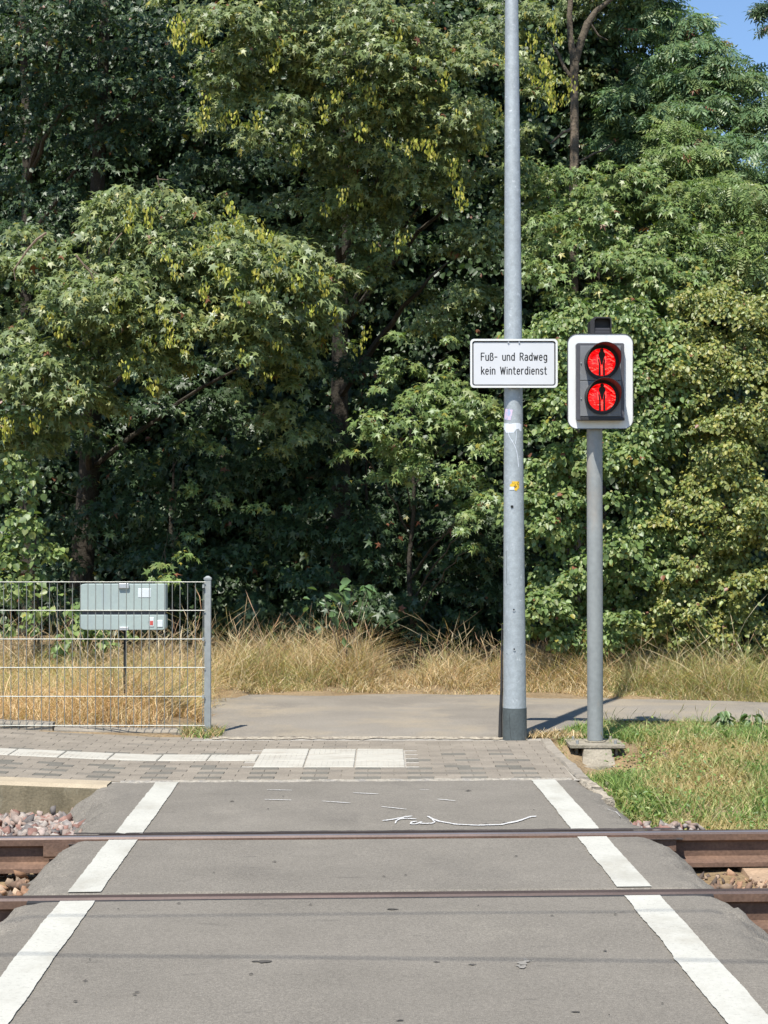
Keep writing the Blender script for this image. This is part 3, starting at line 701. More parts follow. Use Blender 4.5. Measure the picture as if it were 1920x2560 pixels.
# ------------------------------------------------------------------ lettering (stroke alphabet)
def arc(cx, cy, rx, ry, a0, a1, n=7): return [(cx+rx*math.cos(rad(a0+(a1-a0)*i/n)), cy+ry*math.sin(rad(a0+(a1-a0)*i/n))) for i in range(n+1)]
X = .72
o_ = arc(.22,.36,.20,.34,90,450,16)
GL = {
 'F': (.44, [[(.04,0),(.04,1),(.44,1)],[(.04,.54),(.38,.54)]]),
 'u': (.42, [[(.04,X),(.04,.2)]+arc(.21,.19,.17,.19,180,360)[1:]+[(.38,X)],[(.38,.2),(.38,0)]]),
 'ß': (.44, [[(.04,0),(.04,.8)]+arc(.2,.82,.16,.17,180,0,8)+[(.36,.74),(.22,.58)]+[(.30,.5)]+arc(.22,.25,.19,.25,50,-90,8)+[(.14,0)]]),
 '-': (.34, [[(.02,.46),(.32,.46)]]),
 'n': (.42, [[(.04,0),(.04,X)],[(.04,.5)]+arc(.21,.52,.17,.2,180,0)+[(.38,0)]]),
 'd': (.44, [[(.40,0),(.40,1.03)],arc(.22,.36,.18,.35,0,360,16)]),
 'R': (.46, [[(.04,0),(.04,1),(.22,1)]+arc(.22,.77,.21,.23,90,-90,8)+[(.04,.54)],[(.22,.54),(.46,0)]]),
 'a': (.42, [[(.06,.64)]+arc(.21,.52,.17,.2,130,0,6)+[(.38,0)],[(.38,.42),(.2,.42)]+arc(.2,.21,.16,.21,90,270,8)+[(.30,.03),(.38,.14)]]),
 'w': (.56, [[(.02,X),(.15,0),(.28,.62),(.41,0),(.54,X)]]),
 'e': (.42, [[(.04,.38),(.38,.38)]+arc(.21,.38,.17,.34,0,180,8)+[(.04,.3)]+arc(.21,.26,.17,.26,180,320,8)]),
 'g': (.44, [[(.40,X),(.40,-.08)]+arc(.22,-.08,.18,.2,0,-140,7),arc(.22,.38,.18,.33,0,360,16)]),
 'k': (.40, [[(.04,0),(.04,1.03)],[(.38,X),(.04,.28)],[(.16,.40),(.40,0)]]),
 'i': (.12, [[(.06,0),(.06,X)],[(.06,.93),(.06,.97)]]),
 'W': (.66, [[(.02,1),(.17,0),(.33,.9),(.49,0),(.64,1)]]),
 't': (.32, [[(.12,1),(.12,.18)]+arc(.24,.16,.12,.16,180,270,4)+[(.31,0)],[(0,X),(.30,X)]]),
 'r': (.30, [[(.04,0),(.04,X)],[(.04,.46),(.10,.64),(.20,.71),(.30,.70)]]),
 's': (.38, [[(.34,.62)]+arc(.19,.55,.15,.17,50,200,6)+[(.10,.42),(.28,.32)]+arc(.19,.17,.16,.17,40,-150,8)])}
def lettering(mb, text, u0, u1, vbase, vcap, Yp, org, sc):
    xa, xb = W(org[0]+u0/sc, 900, Yp)[0], W(org[0]+u1/sc, 900, Yp)[0]
    zb_, zc_ = z_at(org[1]+vbase/sc, Yp), z_at(org[1]+vcap/sc, Yp); h = zc_-zb_
    gap, sp = .155, .36
    tot = sum(GL[c][0] if c != ' ' else sp for c in text)+gap*(len(text)-1)
    kx = (xb-xa)/tot; x = xa
    for c in text+' ':
        if c == ' ': x += (sp+gap)*kx; mb.build('word', M['black'], t); mb = MB(); continue
        for st in GL[c][1]:
            for (a, b), (c2, d2) in zip(st[:-1], st[1:]):
                L2 = math.hypot((c2-a)*kx, (d2-b)*h) or 1; e2 = h*.03/L2; ea, eb = (c2-a)*e2, (d2-b)*e2
                mb.tube([(x+(a-ea)*kx, Yp, zb_+(b-eb)*h), (x+(c2+ea)*kx, Yp, zb_+(d2+eb)*h)], h*.072, 8, flat=(1,.3,1))
        x += (GL[c][0]+gap)*kx

# ------------------------------------------------------------------ the text sign
SY = PY-pr(2.6)-.035
def SX(u): return W(u, 900, SY)[0]
def SZ(v): return z_at(v, SY)
cx0, cz0 = 1140+480/3.318, 760+494/3.318
def rrect(x0, x1, z0, z1, r, n=7):
    out = []
    for (cx, cz, a0) in ((x1-r,z1-r,0),(x0+r,z1-r,90),(x0+r,z0+r,180),(x1-r,z0+r,270)):
        out += [(cx+r*math.cos(rad(a0+90*k/n)), cz+r*math.sin(rad(a0+90*k/n))) for k in range(n+1)]
    return out
t = empty('text_sign', (SX(cx0), SY, SZ(cz0))); tag(t, 'white rectangular sign with black lettering Fuß- und Radweg kein Winterdienst', 'sign')
c4 = (1140,760); s4 = 3.318
bx = [SX(c4[0]+118/s4), SX(c4[0]+842/s4), SZ(c4[1]+695/s4), SZ(c4[1]+291/s4)]
mb = MB(); mb.prism_y(rrect(*bx, .026), SY-.002, SY+.001); mb.build('sign_plate', M['sign_white'], t)
def ring_y(mb, o1, o2, y0, y1):
    n = len(o1); vs = [(x,y0,z) for x,z in o1]+[(x,y0,z) for x,z in o2]+[(x,y1,z) for x,z in o1]+[(x,y1,z) for x,z in o2]
    f = []
    for i in range(n):
        k = (i+1)%n; f += [(i,k,n+k,n+i),(2*n+i,3*n+i,3*n+k,2*n+k),(i,2*n+i,2*n+k,k),(n+i,n+k,3*n+k,3*n+i)]
    mb.add(vs, f)
ins = lambda d: (bx[0]+d, bx[1]-d, bx[2]+d, bx[3]-d)
mb = MB(); ring_y(mb, rrect(*ins(0), .026), rrect(*ins(.0135), .017), SY-.010, SY-.002); mb.build('raised_rim', M['white_board'], t)
mb = MB(); ring_y(mb, rrect(*ins(.0145), .020), rrect(*ins(.0225), .013), SY-.0032, SY-.0022); mb.build('black_border', M['black'], t)
mb = MB()
lettering(mb, 'Fuß- und Radweg', 207, 755, 468, 407, SY-.0022, c4, s4)
mb = MB(); lettering(mb, 'kein Winterdienst', 209, 753, 583, 522, SY-.0022, c4, s4)
for u in (434, 524):
    mb = MB(); x, z = SX(c4[0]+u/s4), SZ(c4[1]+319/s4); mb.tube([(x,SY-.001,z),(x,SY-.010,z)], .0055, 10); mb.build('bolt', M['bolt'], t)
for v in (345, 640):
    z = SZ(c4[1]+v/s4); mb = MB(); R = pr(z)+.004; c0 = ppt(z)[0]
    mb.tube([(c0+R*math.sin(a), PY-R*math.cos(a), z) for a in [rad(k) for k in range(0,361,12)]], .006, 6)
    mb.box(c0-.04, c0+.04, SY+.0015, PY-R+.004, z-.014, z+.014); mb.build('clamp', M['galv_dull'], t)
reparent(t)

# ------------------------------------------------------------------ pedestrian signal
QX, QY = W(1488,1850,12.15)[0], 12.15
t = empty('pedestrian_signal', (QX, QY, 0)); tag(t, 'black pedestrian signal with two lit red lights and white backing board on its post', 'traffic light')
zplate = z_at(1850, QY)
mb = MB(); ztop = z_at(900, QY); mb.tube([(QX,QY,zplate),(QX,QY,1.0),(QX,QY,ztop)], .0545, 36); mb.build('post', M['galv_dull'], t, smooth=True)
# board plane
BY = QY-.085
c7 = (1400,780); s7 = 7.136
def BX(a, Y=None): return W(c7[0]+a/s7, 950, Y or BY)[0]
def BZ(b, Y=None): return z_at(c7[1]+b/s7, Y or BY)
ob = (BX(142), BX(1296), BZ(2078), BZ(398)); 
mb = MB(); ring_y(mb, rrect(*ob, .062, 10), rrect(BX(300),BX(1140),BZ(1935),BZ(560), .012, 10), BY-.003, BY+.003); mb.build('backing_board', M['white_board'], t)
mb = MB(); e = .0035; ring_y(mb, rrect(ob[0]-e,ob[1]+e,ob[2]-e,ob[3]+e, .062+e, 10), rrect(ob[0]+.0005,ob[1]-.0005,ob[2]+.0005,ob[3]-.0005,.062,10), BY-.006, BY+.010); mb.build('board_edge', M['housing'], t)
FYH = BY-.055
h = (BX(292,FYH), BX(1148,FYH), BZ(1930,FYH), BZ(552,FYH))
mb = MB(); mb.prism_y(rrect(*h, .014), FYH, QY+.02); mb.build('housing', M['housing'], t, bevel=.003)
for (b0, b1) in ((603,1222),(1230,1862)):
    mb = MB(); mb.box(BX(358,FYH), BX(1085,FYH), FYH-.010, FYH+.002, BZ(b1,FYH), BZ(b0,FYH)); dr = mb.build('chamber_door', M['panel'], t, bevel=.003)
    mb = MB(); zc = BZ(b0+ (310 if b0 < 900 else 312), FYH); mb.tube([(BX(372,FYH),FYH-.009,zc),(BX(372,FYH),FYH-.018,zc)], .004, 8); mb.build('door_screw', M['bolt'], dr)
# lower lip of the housing
mb = MB(); mb.box(BX(362,FYH), BX(1145,FYH), FYH-.022, FYH, BZ(1938,FYH), BZ(1885,FYH)); mb.build('lower_lip', M['visor'], t, bevel=.003)
mb = MB(); mb.box(BX(920,FYH), BX(1066,FYH), FYH-.0125, FYH-.009, BZ(1820,FYH), BZ(1795,FYH)); mb.build('maker_plate', M['panel'], t)
for k, (a, b, rr) in enumerate(((742,895,.1145),(746,1520,.1165))):
    LY = FYH-.012; R = .119
    xc, zc = BX(a,LY), BZ(b,LY)
    # visor: tube cut obliquely, long above, short below
    mb = MB(); n = 56; vs = []; Lt, Lb = .21, .02
    for i in range(n):
        th = 2*math.pi*i/n; s_ = math.sin(th); ln = Lb+(Lt-Lb)*max(0,min(1,(s_+.80)/1.25))**1.3
        for (r_, yy) in ((R,0),(R*.985,ln),(R*.985-.0025,ln),(R-.003,0)):
            vs.append((xc+r_*math.cos(th), LY-yy, zc+r_*s_))
    mb.add(vs, [(i*4+j, i*4+j+1, ((i+1)%n)*4+j+1, ((i+1)%n)*4+j) for i in range(n) for j in range(3)])
    mb.build('visor', M['visor'], t, smooth=True)
    # lens disc
    mb = MB(); vs = [(xc,LY-.012,zc)]; n = 48; rl = .098
    for q in (.35,.7,1.0):
        for i in range(n):
            th = 2*math.pi*i/n; vs.append((xc+rl*q*math.cos(th), LY-.012+.012*q*q, zc+rl*q*math.sin(th)))
    fs = [(0,1+(i+1)%n,1+i) for i in range(n)]
    for r_ in range(2): fs += [(1+r_*n+i,1+r_*n+(i+1)%n,1+(r_+1)*n+(i+1)%n,1+(r_+1)*n+i) for i in range(n)]
    mb.add(vs, fs); le = mb.build('signal_lens', M['lens'], t, smooth=True)
    mb = MB()
    mb2 = []; 
    ring_o = [(xc+(R-.002)*math.cos(2*math.pi*i/48), zc+(R-.002)*math.sin(2*math.pi*i/48)) for i in range(48)]
    ring_i = [(xc+rl*.965*math.cos(2*math.pi*i/48), zc+rl*.965*math.sin(2*math.pi*i/48)) for i in range(48)]
    ring_y(mb, ring_o, ring_i, LY-.004, LY+.004); mb.build('lens_ring', M['visor'], t)
    # dark standing figure mask on the lens
    K = rl/250.0
    def fig(pts, y=-.0175): return [(xc+px*K, zc-py*K) for px, py in pts]
    mb = MB()
    mb.prism_y(fig([(-20,-235),(20,-235),(34,-205),(28,-180),(52,-160),(60,-120),(34,-60),(20,0),(12,45),(-14,45),(-22,0),(-36,-60),(-56,-120),(-50,-165),(-26,-182),(-34,-205)][::-1]), LY-.0175, LY-.009)
    mb.prism_y(fig([(-52,-60),(-30,40),(-20,235),(-54,235),(-50,60),(-66,-40)][::-1]), LY-.0165, LY-.003)
    mb.prism_y(fig([(40,-60),(58,-30),(50,60),(56,235),(24,235),(20,40)][::-1]), LY-.0165, LY-.003)
    mb.build('standing_figure', M['visor'], le)
    mb = MB()
    for (x0_,y0_,x1_,y1_,ww) in ((0,60,2,225,13),(-78,-90,-66,50,12),(66,-100,62,20,12),(-140,-205,-45,-160,14),(40,-205,130,-140,15),(130,-140,205,-85,15),(-205,-150,-120,-120,11),(150,-40,225,-5,12),(-215,-60,-150,-20,10),(-225,90,-140,140,11),(120,90,200,130,12),(-180,170,-90,205,14),(90,200,170,140,11))+tuple((a_*.9, b_*.9, a_*.9+l_, b_*.9+l_*.6, random.uniform(5,9)) for a_, b_, l_ in [(random.choice((-1,1))*random.uniform(85,200), random.uniform(-150,170), random.uniform(15,45)) for _ in range(16)]):
        px, pz = xc+x0_*K, zc-y0_*K; qx, qz = xc+x1_*K, zc-y1_*K
        if False: pass
        if math.hypot(x0_,y0_) > 242 or math.hypot(x1_,y1_) > 242: continue
        yf = lambda x_, y_: LY-.012+.012*min(1,(x_*x_+y_*y_)/62500)-.001
        mb.tube([(px,yf(x0_,y0_),pz),(qx,yf(x1_,y1_),qz)], ww*K*.8, 8, flat=(1,.25,1))
    mb.build('lens_streaks', M['lens_hot'], le)  # bright light streaks of the lit lens painted as raised glowing strips
# acoustic unit on top
UY = QY-.02
mb = MB(); x0_, x1_, zt_, zb_ = BX(525,UY), BX(905,UY), BZ(105,UY), BZ(400,UY)
cx_ = .022
outl = [(x0_,zb_),(x1_,zb_),(x1_,zt_-cx_*.7),(x1_-cx_*.7,zt_),(x0_+cx_*1.2,zt_),(x0_,zt_-cx_*1.2)]
mb.prism_y(outl[::-1], UY+.01, UY+.11)
inn = [(x0_+.030,zb_),(x1_-.008,zb_),(x1_-.008,zt_-.022),(x1_-.016,zt_-.010),(x0_+.042,zt_-.010),(x0_+.030,zt_-.024)]
ring_y(mb, outl, inn, UY-.06, UY+.01)
hd = mb.build('sounder', M['visor'], t, bevel=.002)
mb = MB()
for k in range(4): mb.box(x0_+.032, x1_-.010, UY-.05+.004*k, UY+.008, zb_+.002+.0105*k, zb_+.0085+.0105*k)
mb.build('louvre', M['housing'], hd)
mb = MB(); mb.tube([((x0_+x1_)/2+.02,UY+.05,zt_-.002),((x0_+x1_)/2+.02,UY+.05,zt_+.008)], .004, 8); mb.build('screw', M['housing'], hd)
# foot: plate on a small concrete block
pl = [G(1423,1851,zplate), ]
x0_, x1_ = W(1425,1862,QY-.2)[0], W(1563,1862,QY-.2)[0]
mb = MB(); mb.add([(x0_,QY-.20,zplate-.012),(x1_,QY-.20,zplate-.012),(x1_-.0,QY+.2,zplate-.012),(x0_,QY+.2,zplate-.012),(x0_,QY-.20,zplate-.035),(x1_,QY-.20,zplate-.035),(x1_,QY+.2,zplate-.035),(x0_,QY+.2,zplate-.035)], [(0,1,2,3),(7,6,5,4),(4,5,1,0),(5,6,2,1),(6,7,3,2),(7,4,0,3)])
mb.tube([(QX,QY,zplate-.012),(QX,QY,zplate-.002)], .072, 30)
mb.build('foot_plate', M['footing'], t, bevel=.003)
for (dx, dy) in ((-.13,-.13),(.13,-.13),(-.13,.13),(.13,.13)):
    mb = MB(); mb.tube([((x0_+x1_)/2+dx,QY+dy,zplate-.012),((x0_+x1_)/2+dx,QY+dy,zplate+.012)], .010, 6); mb.build('anchor_bolt', M['galv_dull'], t)
zf = zplate-.035; xm = (x0_+x1_)/2
mb = MB()
def trap(w0, w1, z0, z1, y0, y1, xo=0): mb.add([(xm-w0+xo,y0-.10,z0),(xm+w0+xo,y0-.10,z0),(xm+w0+xo,y1,z0),(xm-w0+xo,y1,z0),(xm-w1+xo,y0,z1),(xm+w1+xo,y0,z1),(xm+w1+xo,y1,z1),(xm-w1+xo,y1,z1)], [(0,1,5,4),(1,2,6,5),(2,3,7,6),(3,0,4,7),(4,5,6,7)])
trap(.115,.092,zf-.11,zf-.001,QY-.19,QY+.16); trap(.20,.18,zf-.32,zf-.105,QY-.31,QY+.2,.02)
for sx in (-1, 1):
    mb.tube([(xm+sx*.135,QY-.13,zf-.12),(xm+sx*.135,QY-.13,zf)], .012, 8)
mb.build('foundation', M['footing'], t, bevel=.010); reparent(t)

# ------------------------------------------------------------------ overhead wires (above the frame, their shadows cross the asphalt)
hh = 5.6; k_ = hh/math.tan(rad(SUN_EL)); ox, oy = k_*math.sin(rad(SUN_AZ)), k_*math.cos(rad(SUN_AZ))
for (pa, pb, r, lab) in (((40,2290),(1880,2274),.006,'thin overhead wire nearer the rails'),((40,2384),(1880,2402),.007,'thin overhead wire farther from the rails')):
    a, b = G(*pa), G(*pb); dx, dy = b[0]-a[0], b[1]-a[1]
    P0 = (a[0]-dx*4-ox, a[1]-dy*4-oy, hh); P1 = (b[0]+dx*4-ox, b[1]+dy*4-oy, hh)
    mb = MB(); mb.tube([P0, P1], r, 8); tag(mb.build('overhead_wire', M['rubber']), lab, 'wire', 'overhead wires')

# ------------------------------------------------------------------ foliage
def nrm(a): return a/np.maximum(np.linalg.norm(a, axis=-1, keepdims=True), 1e-9)
MAPLE = np.array([(0,.24,0),(0,0,0),(.34,-.12,0),(.17,.14,0),(.60,.44,0),(.13,.42,0),(.05,1.05,0),(-.14,.44,0),(-.50,.50,0),(-.19,.16,0),(-.30,-.05,0)], float)
MAPLE[:,2] = -.30*(MAPLE[:,0]**2+.7*(MAPLE[:,1]-.2)**2)+.06*np.abs(MAPLE[:,0])
MAPLE_F = np.array([(0,i,i+1) for i in range(1,10)]+[(0,10,1)])
OV = np.array([(0,0,0),(.24,.28,.05),(.24,.62,.02),(0,1,-.14),(-.24,.62,.02),(-.24,.28,.05)], float)
OV_F = np.array([(0,1,2,3),(0,3,4,5)])
HZ = np.array([(0,0,0),(.36,.22,.05),(.40,.6,.02),(0,1,-.12),(-.40,.6,.02),(-.36,.22,.05)], float)
def ash():
    V, Fc = [], []
    for k in range(4):
        for s in (-1,1):
            y = .12+.2*k; o = len(V); L_ = .34; dx, dy = s*.85, .5
            V += [(0,y,0),(s*.16-dy*.06*s,y+.10+.04,-.01),(s*L_,y+L_*.45,-.09),(s*.17+.03*s,y+.03,-.02)]; Fc.append((o,o+1,o+2,o+3) if s < 0 else (o+3,o+2,o+1,o))
    o = len(V); V += [(0,.85,0),(.055,1.0,0),(0,1.25,-.06),(-.055,1.0,0)]; Fc.append((o,o+1,o+2,o+3))
    return np.array(V, float), np.array(Fc)
ASH, ASH_F = ash()
KIND = {'maple': (MAPLE, MAPLE_F), 'ovate': (OV, OV_F), 'hazel': (HZ, OV_F), 'ash': (ASH, ASH_F)}
def leaves(kind, P, N, T, S_, C):
    V0, F0 = KIND[kind]; n = len(P); k = len(V0)
    N = nrm(N); T = nrm(T-(T*N).sum(1, keepdims=True)*N); B = np.cross(T, N)
    curl = rng.uniform(.5, 3.0, (n,1,1))
    V = P[:,None,:]+S_[:,None,None]*(V0[None,:,0:1]*B[:,None,:]*rng.uniform(.8,1.1,(n,1,1))+V0[None,:,1:2]*T[:,None,:]+curl*V0[None,:,2:3]*N[:,None,:])
    Fc = (F0[None]+np.arange(n)[:,None,None]*k).reshape(-1, F0.shape[1])
    return V.reshape(-1,3), Fc, np.repeat(C, k, axis=0)
def bough_leaves(c, r, out, n, flat=.42):
    """leaves on the upper/outer shell of a flattened dome"""
    d = nrm(rng.normal(size=(int(n*2.2)+8,3))); ax = nrm(np.array(out)*1.0+np.array((0,-.15,.75)))
    d = d[(d@ax) > -.15][:n]; m = len(d)
    rr = r*rng.uniform(.45,1.08,(m,1))
    # ragged: modulate radius by lobes
    ph = rng.uniform(0,6.28,3); rr *= (1+.28*np.sin(3*np.arctan2(d[:,1],d[:,0])+ph[0])+.18*np.sin(5*d[:,2]+ph[1]))[:,None]
    p = np.array(c)+d*rr*np.array((1,.9,flat)); p[:,2] -= .35*((p[:,0]-c[0])**2+(p[:,1]-c[1])**2)/max(r,.05)
    N = d*.42+np.array((0,-.42,.66))+rng.normal(size=(m,3))*.45
    T = d*np.array((1,1,.2))+np.array((0,-.1,-.75))+rng.normal(size=(m,3))*.45
    return p, N, T
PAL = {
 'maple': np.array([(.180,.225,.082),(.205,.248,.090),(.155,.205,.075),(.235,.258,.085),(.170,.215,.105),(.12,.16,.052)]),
 'deep_shade': np.array([(.052,.090,.036),(.064,.104,.040),(.045,.078,.034)]),  # shade of the hollow and back rows put into darker leaf colours
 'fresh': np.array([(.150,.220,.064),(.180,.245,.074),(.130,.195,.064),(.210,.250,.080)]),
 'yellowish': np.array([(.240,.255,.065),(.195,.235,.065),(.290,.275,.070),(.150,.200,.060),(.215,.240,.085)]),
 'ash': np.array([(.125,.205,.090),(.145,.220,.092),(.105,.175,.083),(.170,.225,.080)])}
def crown(parent, name, lobes, kind, pal, size, per, yel=.02, behind=.35, drop=0):
    """lobes: (cx,cy,cz, rx,ry,rz, n_boughs, bough_radius)"""
    PP, NN_, TT, twigs = [], [], [], []
    for (cx,cy,cz,rx,ry,rz,nb,br) in lobes:
        k = 0; nb = nb if cy > 20.9 else int(nb*(.62 if kind == 'maple' else .74)); br *= 1 if cy > 20.9 else .90
        while k < nb:
            d = rng.normal(size=3); d /= np.linalg.norm(d)
            if d[1] > behind and rng.random() < .8: continue
            q = rng.uniform(.45,1.18)
            c = np.array((cx,cy,cz))+d*np.array((rx,ry,rz))*q
            if c[2] < .35: c[2] = rng.uniform(.3,.7)
            r = br*rng.uniform(.6,1.35); n = max(8, int(per*(1.5 if kind == 'maple' else 1.3)*(r/br)**1.6*rng.uniform(.5,1.25)))
            if cy < 20.9 and q > 1.0: r *= .6; n = int(n*.45)
            p, N, T = bough_leaves(c, r, d, n, .42 if kind != 'hazel' else .6)
            PP.append(p); NN_.append(N); TT.append(T); k += 1
    P = np.concatenate(PP); N = np.concatenate(NN_); T = np.concatenate(TT); n = len(P)
    S_ = size*rng.uniform(.45,1.3,n)*(.80 if kind == 'maple' else .86 if kind == 'ash' else .88)
    pc = PAL[pal]; C = pc[rng.integers(len(pc), size=n)]*rng.uniform(.75,1.3,(n,1))
    m = rng.random(n) < yel; C[m] = np.array((.30,.27,.05))*rng.uniform(.6,1.2,(m.sum(),1))
    m = rng.random(n) < .006; C[m] = np.array((.22,.09,.05))
    V, Fc, CC = leaves(kind, P, N, T, S_, C)
    o = np_mesh(name, V, Fc, CC, M['leaf'], parent); return o, P
def seeds(parent, spots):
    PP, NN_, TT = [], [], []
    for (x, y, z, ln) in [q for p_ in spots for q in [p_]+[(p_[0]+random.uniform(-.3,.3), p_[1]+random.uniform(-.05,.25), p_[2]+random.uniform(-.25,.25), p_[3]*random.uniform(.4,.9)) for _ in range(2)]]:
        ln *= .62; n = int(46*ln/.3)
        h_ = rng.uniform(0,1,n)**.8; r = .085*rng.uniform(.3,1,n)*(1-h_*.45)
        a = rng.uniform(0,6.28,n)
        PP.append(np.stack([x+r*np.cos(a), y+r*np.sin(a), z-h_*ln], 1))
        NN_.append(np.stack([np.cos(a), np.sin(a)-.4, rng.uniform(-.3,.5,n)], 1)); TT.append(np.stack([np.cos(a)*.6, np.sin(a)*.6, -np.ones(n)], 1))
    P = np.concatenate(PP); n = len(P)
    C = np.array([(.50,.50,.08),(.38,.42,.06),(.60,.54,.12)])[rng.integers(3,size=n)]*rng.uniform(.7,1.1,(n,1))
    V, Fc, CC = leaves('ovate', P, np.concatenate(NN_), np.concatenate(TT), rng.uniform(.030,.05,n), C)
    o = np_mesh('seed_clusters', V, Fc, CC, M['leaf'], parent); o['kind'] = 'stuff'; return o
def limbs(parent, base, top, r0, brs, name='trunk', m='bark_shaded'):
    dy_ = 1.1 if base[1] > 18.7 else .5; base = (base[0], base[1]+dy_, base[2]); top = (top[0], top[1]+dy_, top[2]); r0 *= .7
    """wavy trunk with limbs; brs: [(t along trunk, end point, radius)]"""
    mb = MB(); base, top = Vector(base), Vector(top); n = 12; P = []
    for i in range(n+1):
        t_ = i/n; p = base.lerp(top, t_); P.append(p+Vector((.07*nz(t_*3,base.x,1.3,80), .07*nz(t_*3,base.x,1.3,81), 0)))
    mb.tube(P, [r0*(1-.72*i/n)*(1.25 if i == 0 else 1) for i in range(n+1)], 10)
    for (t_, e, r) in brs:
        a = P[min(n, int(t_*n))]; e = Vector(e); q = []
        for i in range(9):
            s_ = i/8; p = a.lerp(e, s_)+Vector((.06*nz(s_*4,e.x,1.7,82), .06*nz(s_*4,e.z,1.7,83), .12*math.sin(s_*3.14)*(1 if e.z > a.z else -.3))); q.append(p)
        mb.tube(q, [r*(1-.8*i/8) for i in range(9)], 7)
    return mb.build(name, M[m], parent, smooth=True)
def rand_limbs(base, top, lobes, k, r):
    out = []
    for _ in range(k):
        l = random.choice(lobes); e = (l[0]+random.uniform(-.7,.7)*l[3], l[1]+random.uniform(-.8,.3)*l[4], l[2]+random.uniform(-.6,.7)*l[5])
        t_ = max(.12, min(.95, (e[2]-base[2]-.6)/(top[2]-base[2]))); out.append((t_, e, r*random.uniform(.5,1)))
    return out
def D(u, v, Y): return W(u*1.1573, v*1.1573, Y)       # display pixels (1659 wide) at a distance
def lobe(u, v, Y, ru, rv, ry, nb, br):
    x, y, z = D(u, v, Y); s_ = Y/F_PX*1.1573; return (x, Y, z, ru*s_, ry, rv*s_, nb, br)
def tree(name, label, cat, group, base, top, r0, lobes, kind, pal, size, per, nl=8, yel=.02, seedspots=None, trunk=True):
    t = empty(name, base); tag(t, label, cat, group)
    if trunk: limbs(t, base, top, r0, rand_limbs(base, top, lobes, nl, r0*.28))
    o, P = crown(t, 'crown', lobes, kind, pal, size, per, yel)
    if seedspots: seeds(t, seedspots)
    reparent(t); return t
GT = 'trees behind the path'
# 1 left maple: great overhanging bough
sp = [D(*q) + (ln,) for *q, ln in ((320,440,15.95,.35),(440,600,15.9,.3),(470,480,15.95,.3),(365,700,15.9,.3),(270,770,15.95,.3),(250,640,15.95,.22),(560,470,16.0,.3),(600,540,16.0,.3),(15,900,16.0,.35),(130,690,16.0,.25),(520,620,16,.25),(380,560,15.9,.25),(310,660,15.9,.2),(640,590,16.1,.25),(700,600,16.2,.25),(530,750,16.2,.25),(160,840,16.1,.2))]
tree('maple_tree', 'large maple at left with a bough of pale star leaves and yellow seeds bulging forward', 'tree', GT, (-3.3,18.6,0), (-3.0,18.6,8.5), .2,
  [lobe(330,520,16.9,170,110,.75,62,.30), lobe(520,600,16.9,170,120,.8,62,.30), lobe(240,640,16.8,190,120,.85,66,.30), lobe(400,720,17.0,230,100,.8,66,.30),
   lobe(110,800,16.8,140,110,.8,46,.28), lobe(60,620,17.3,90,120,.7,20,.28), lobe(620,640,17.1,110,120,.7,34,.28), lobe(30,890,16.9,80,80,.7,22,.26), lobe(640,840,17.7,70,150,.6,20,.26)], 'maple', 'maple', .098, 120, 6, .03, sp)
# 2 centre maple, top
sp = [D(*q) + (ln,) for *q, ln in ((380,30,16.4,.45),(390,70,16.4,.3),(440,240,16.6,.3),(560,230,16.5,.3),(590,110,16.5,.3),(700,210,16.5,.35),(780,260,16.5,.3),(800,180,16.5,.3),(860,60,16.5,.3),(930,290,16.6,.35),(880,300,16.6,.25),(640,310,16.6,.3),(1080,210,16.7,.3),(980,340,16.8,.3),(1000,410,16.8,.3),(960,150,16.5,.3),(860,500,17,.3),(740,400,17,.3),(1180,120,16.8,.3),(1185,170,16.8,.3),(1150,60,16.8,.3),(790,700,17.2,.3))]
tree('maple_tree', 'maple in the middle with yellow seed clusters, filling the picture top left of the pole', 'tree', GT, (-.5,18.9,0), (-.4,18.8,9.0), .18,
  [lobe(560,60,17.3,200,130,.8,62,.30), lobe(760,120,17.2,220,150,.9,80,.30), lobe(950,170,17.3,180,170,.8,62,.30), lobe(620,230,17.3,180,110,.8,48,.29), lobe(860,300,17.6,200,120,.7,50,.28),
   lobe(760,-150,17.4,380,180,1.1,50,.36), lobe(1000,420,17.9,140,130,.6,30,.27), lobe(700,470,18.2,250,150,.6,42,.28), lobe(930,590,17.9,120,120,.5,24,.26), lobe(745,380,18.0,90,90,.4,20,.25), lobe(740,560,18.2,90,120,.4,24,.26)], 'maple', 'maple', .085, 125, 5, .03, sp)
# 3 dark maple top left
tree('maple_tree', 'shaded maple filling the top left corner behind the bulging bough', 'tree', GT, W(20,1500,19.3)[:2]+(0,), W(14,-500,19.2), .15,
  [lobe(120,60,18.7,200,150,.8,46,.32), lobe(320,130,18.8,190,160,.8,46,.32), lobe(150,280,18.9,220,140,.7,46,.32), lobe(380,330,19.0,220,150,.7,46,.32), lobe(220,-160,18.2,380,150,1.2,50,.38), lobe(60,470,19.0,120,150,.6,26,.3), lobe(30,140,18.3,60,130,.5,16,.26), lobe(160,30,18.2,90,60,.5,14,.26)], 'maple', 'deep_shade', .08, 105, 4, .02)
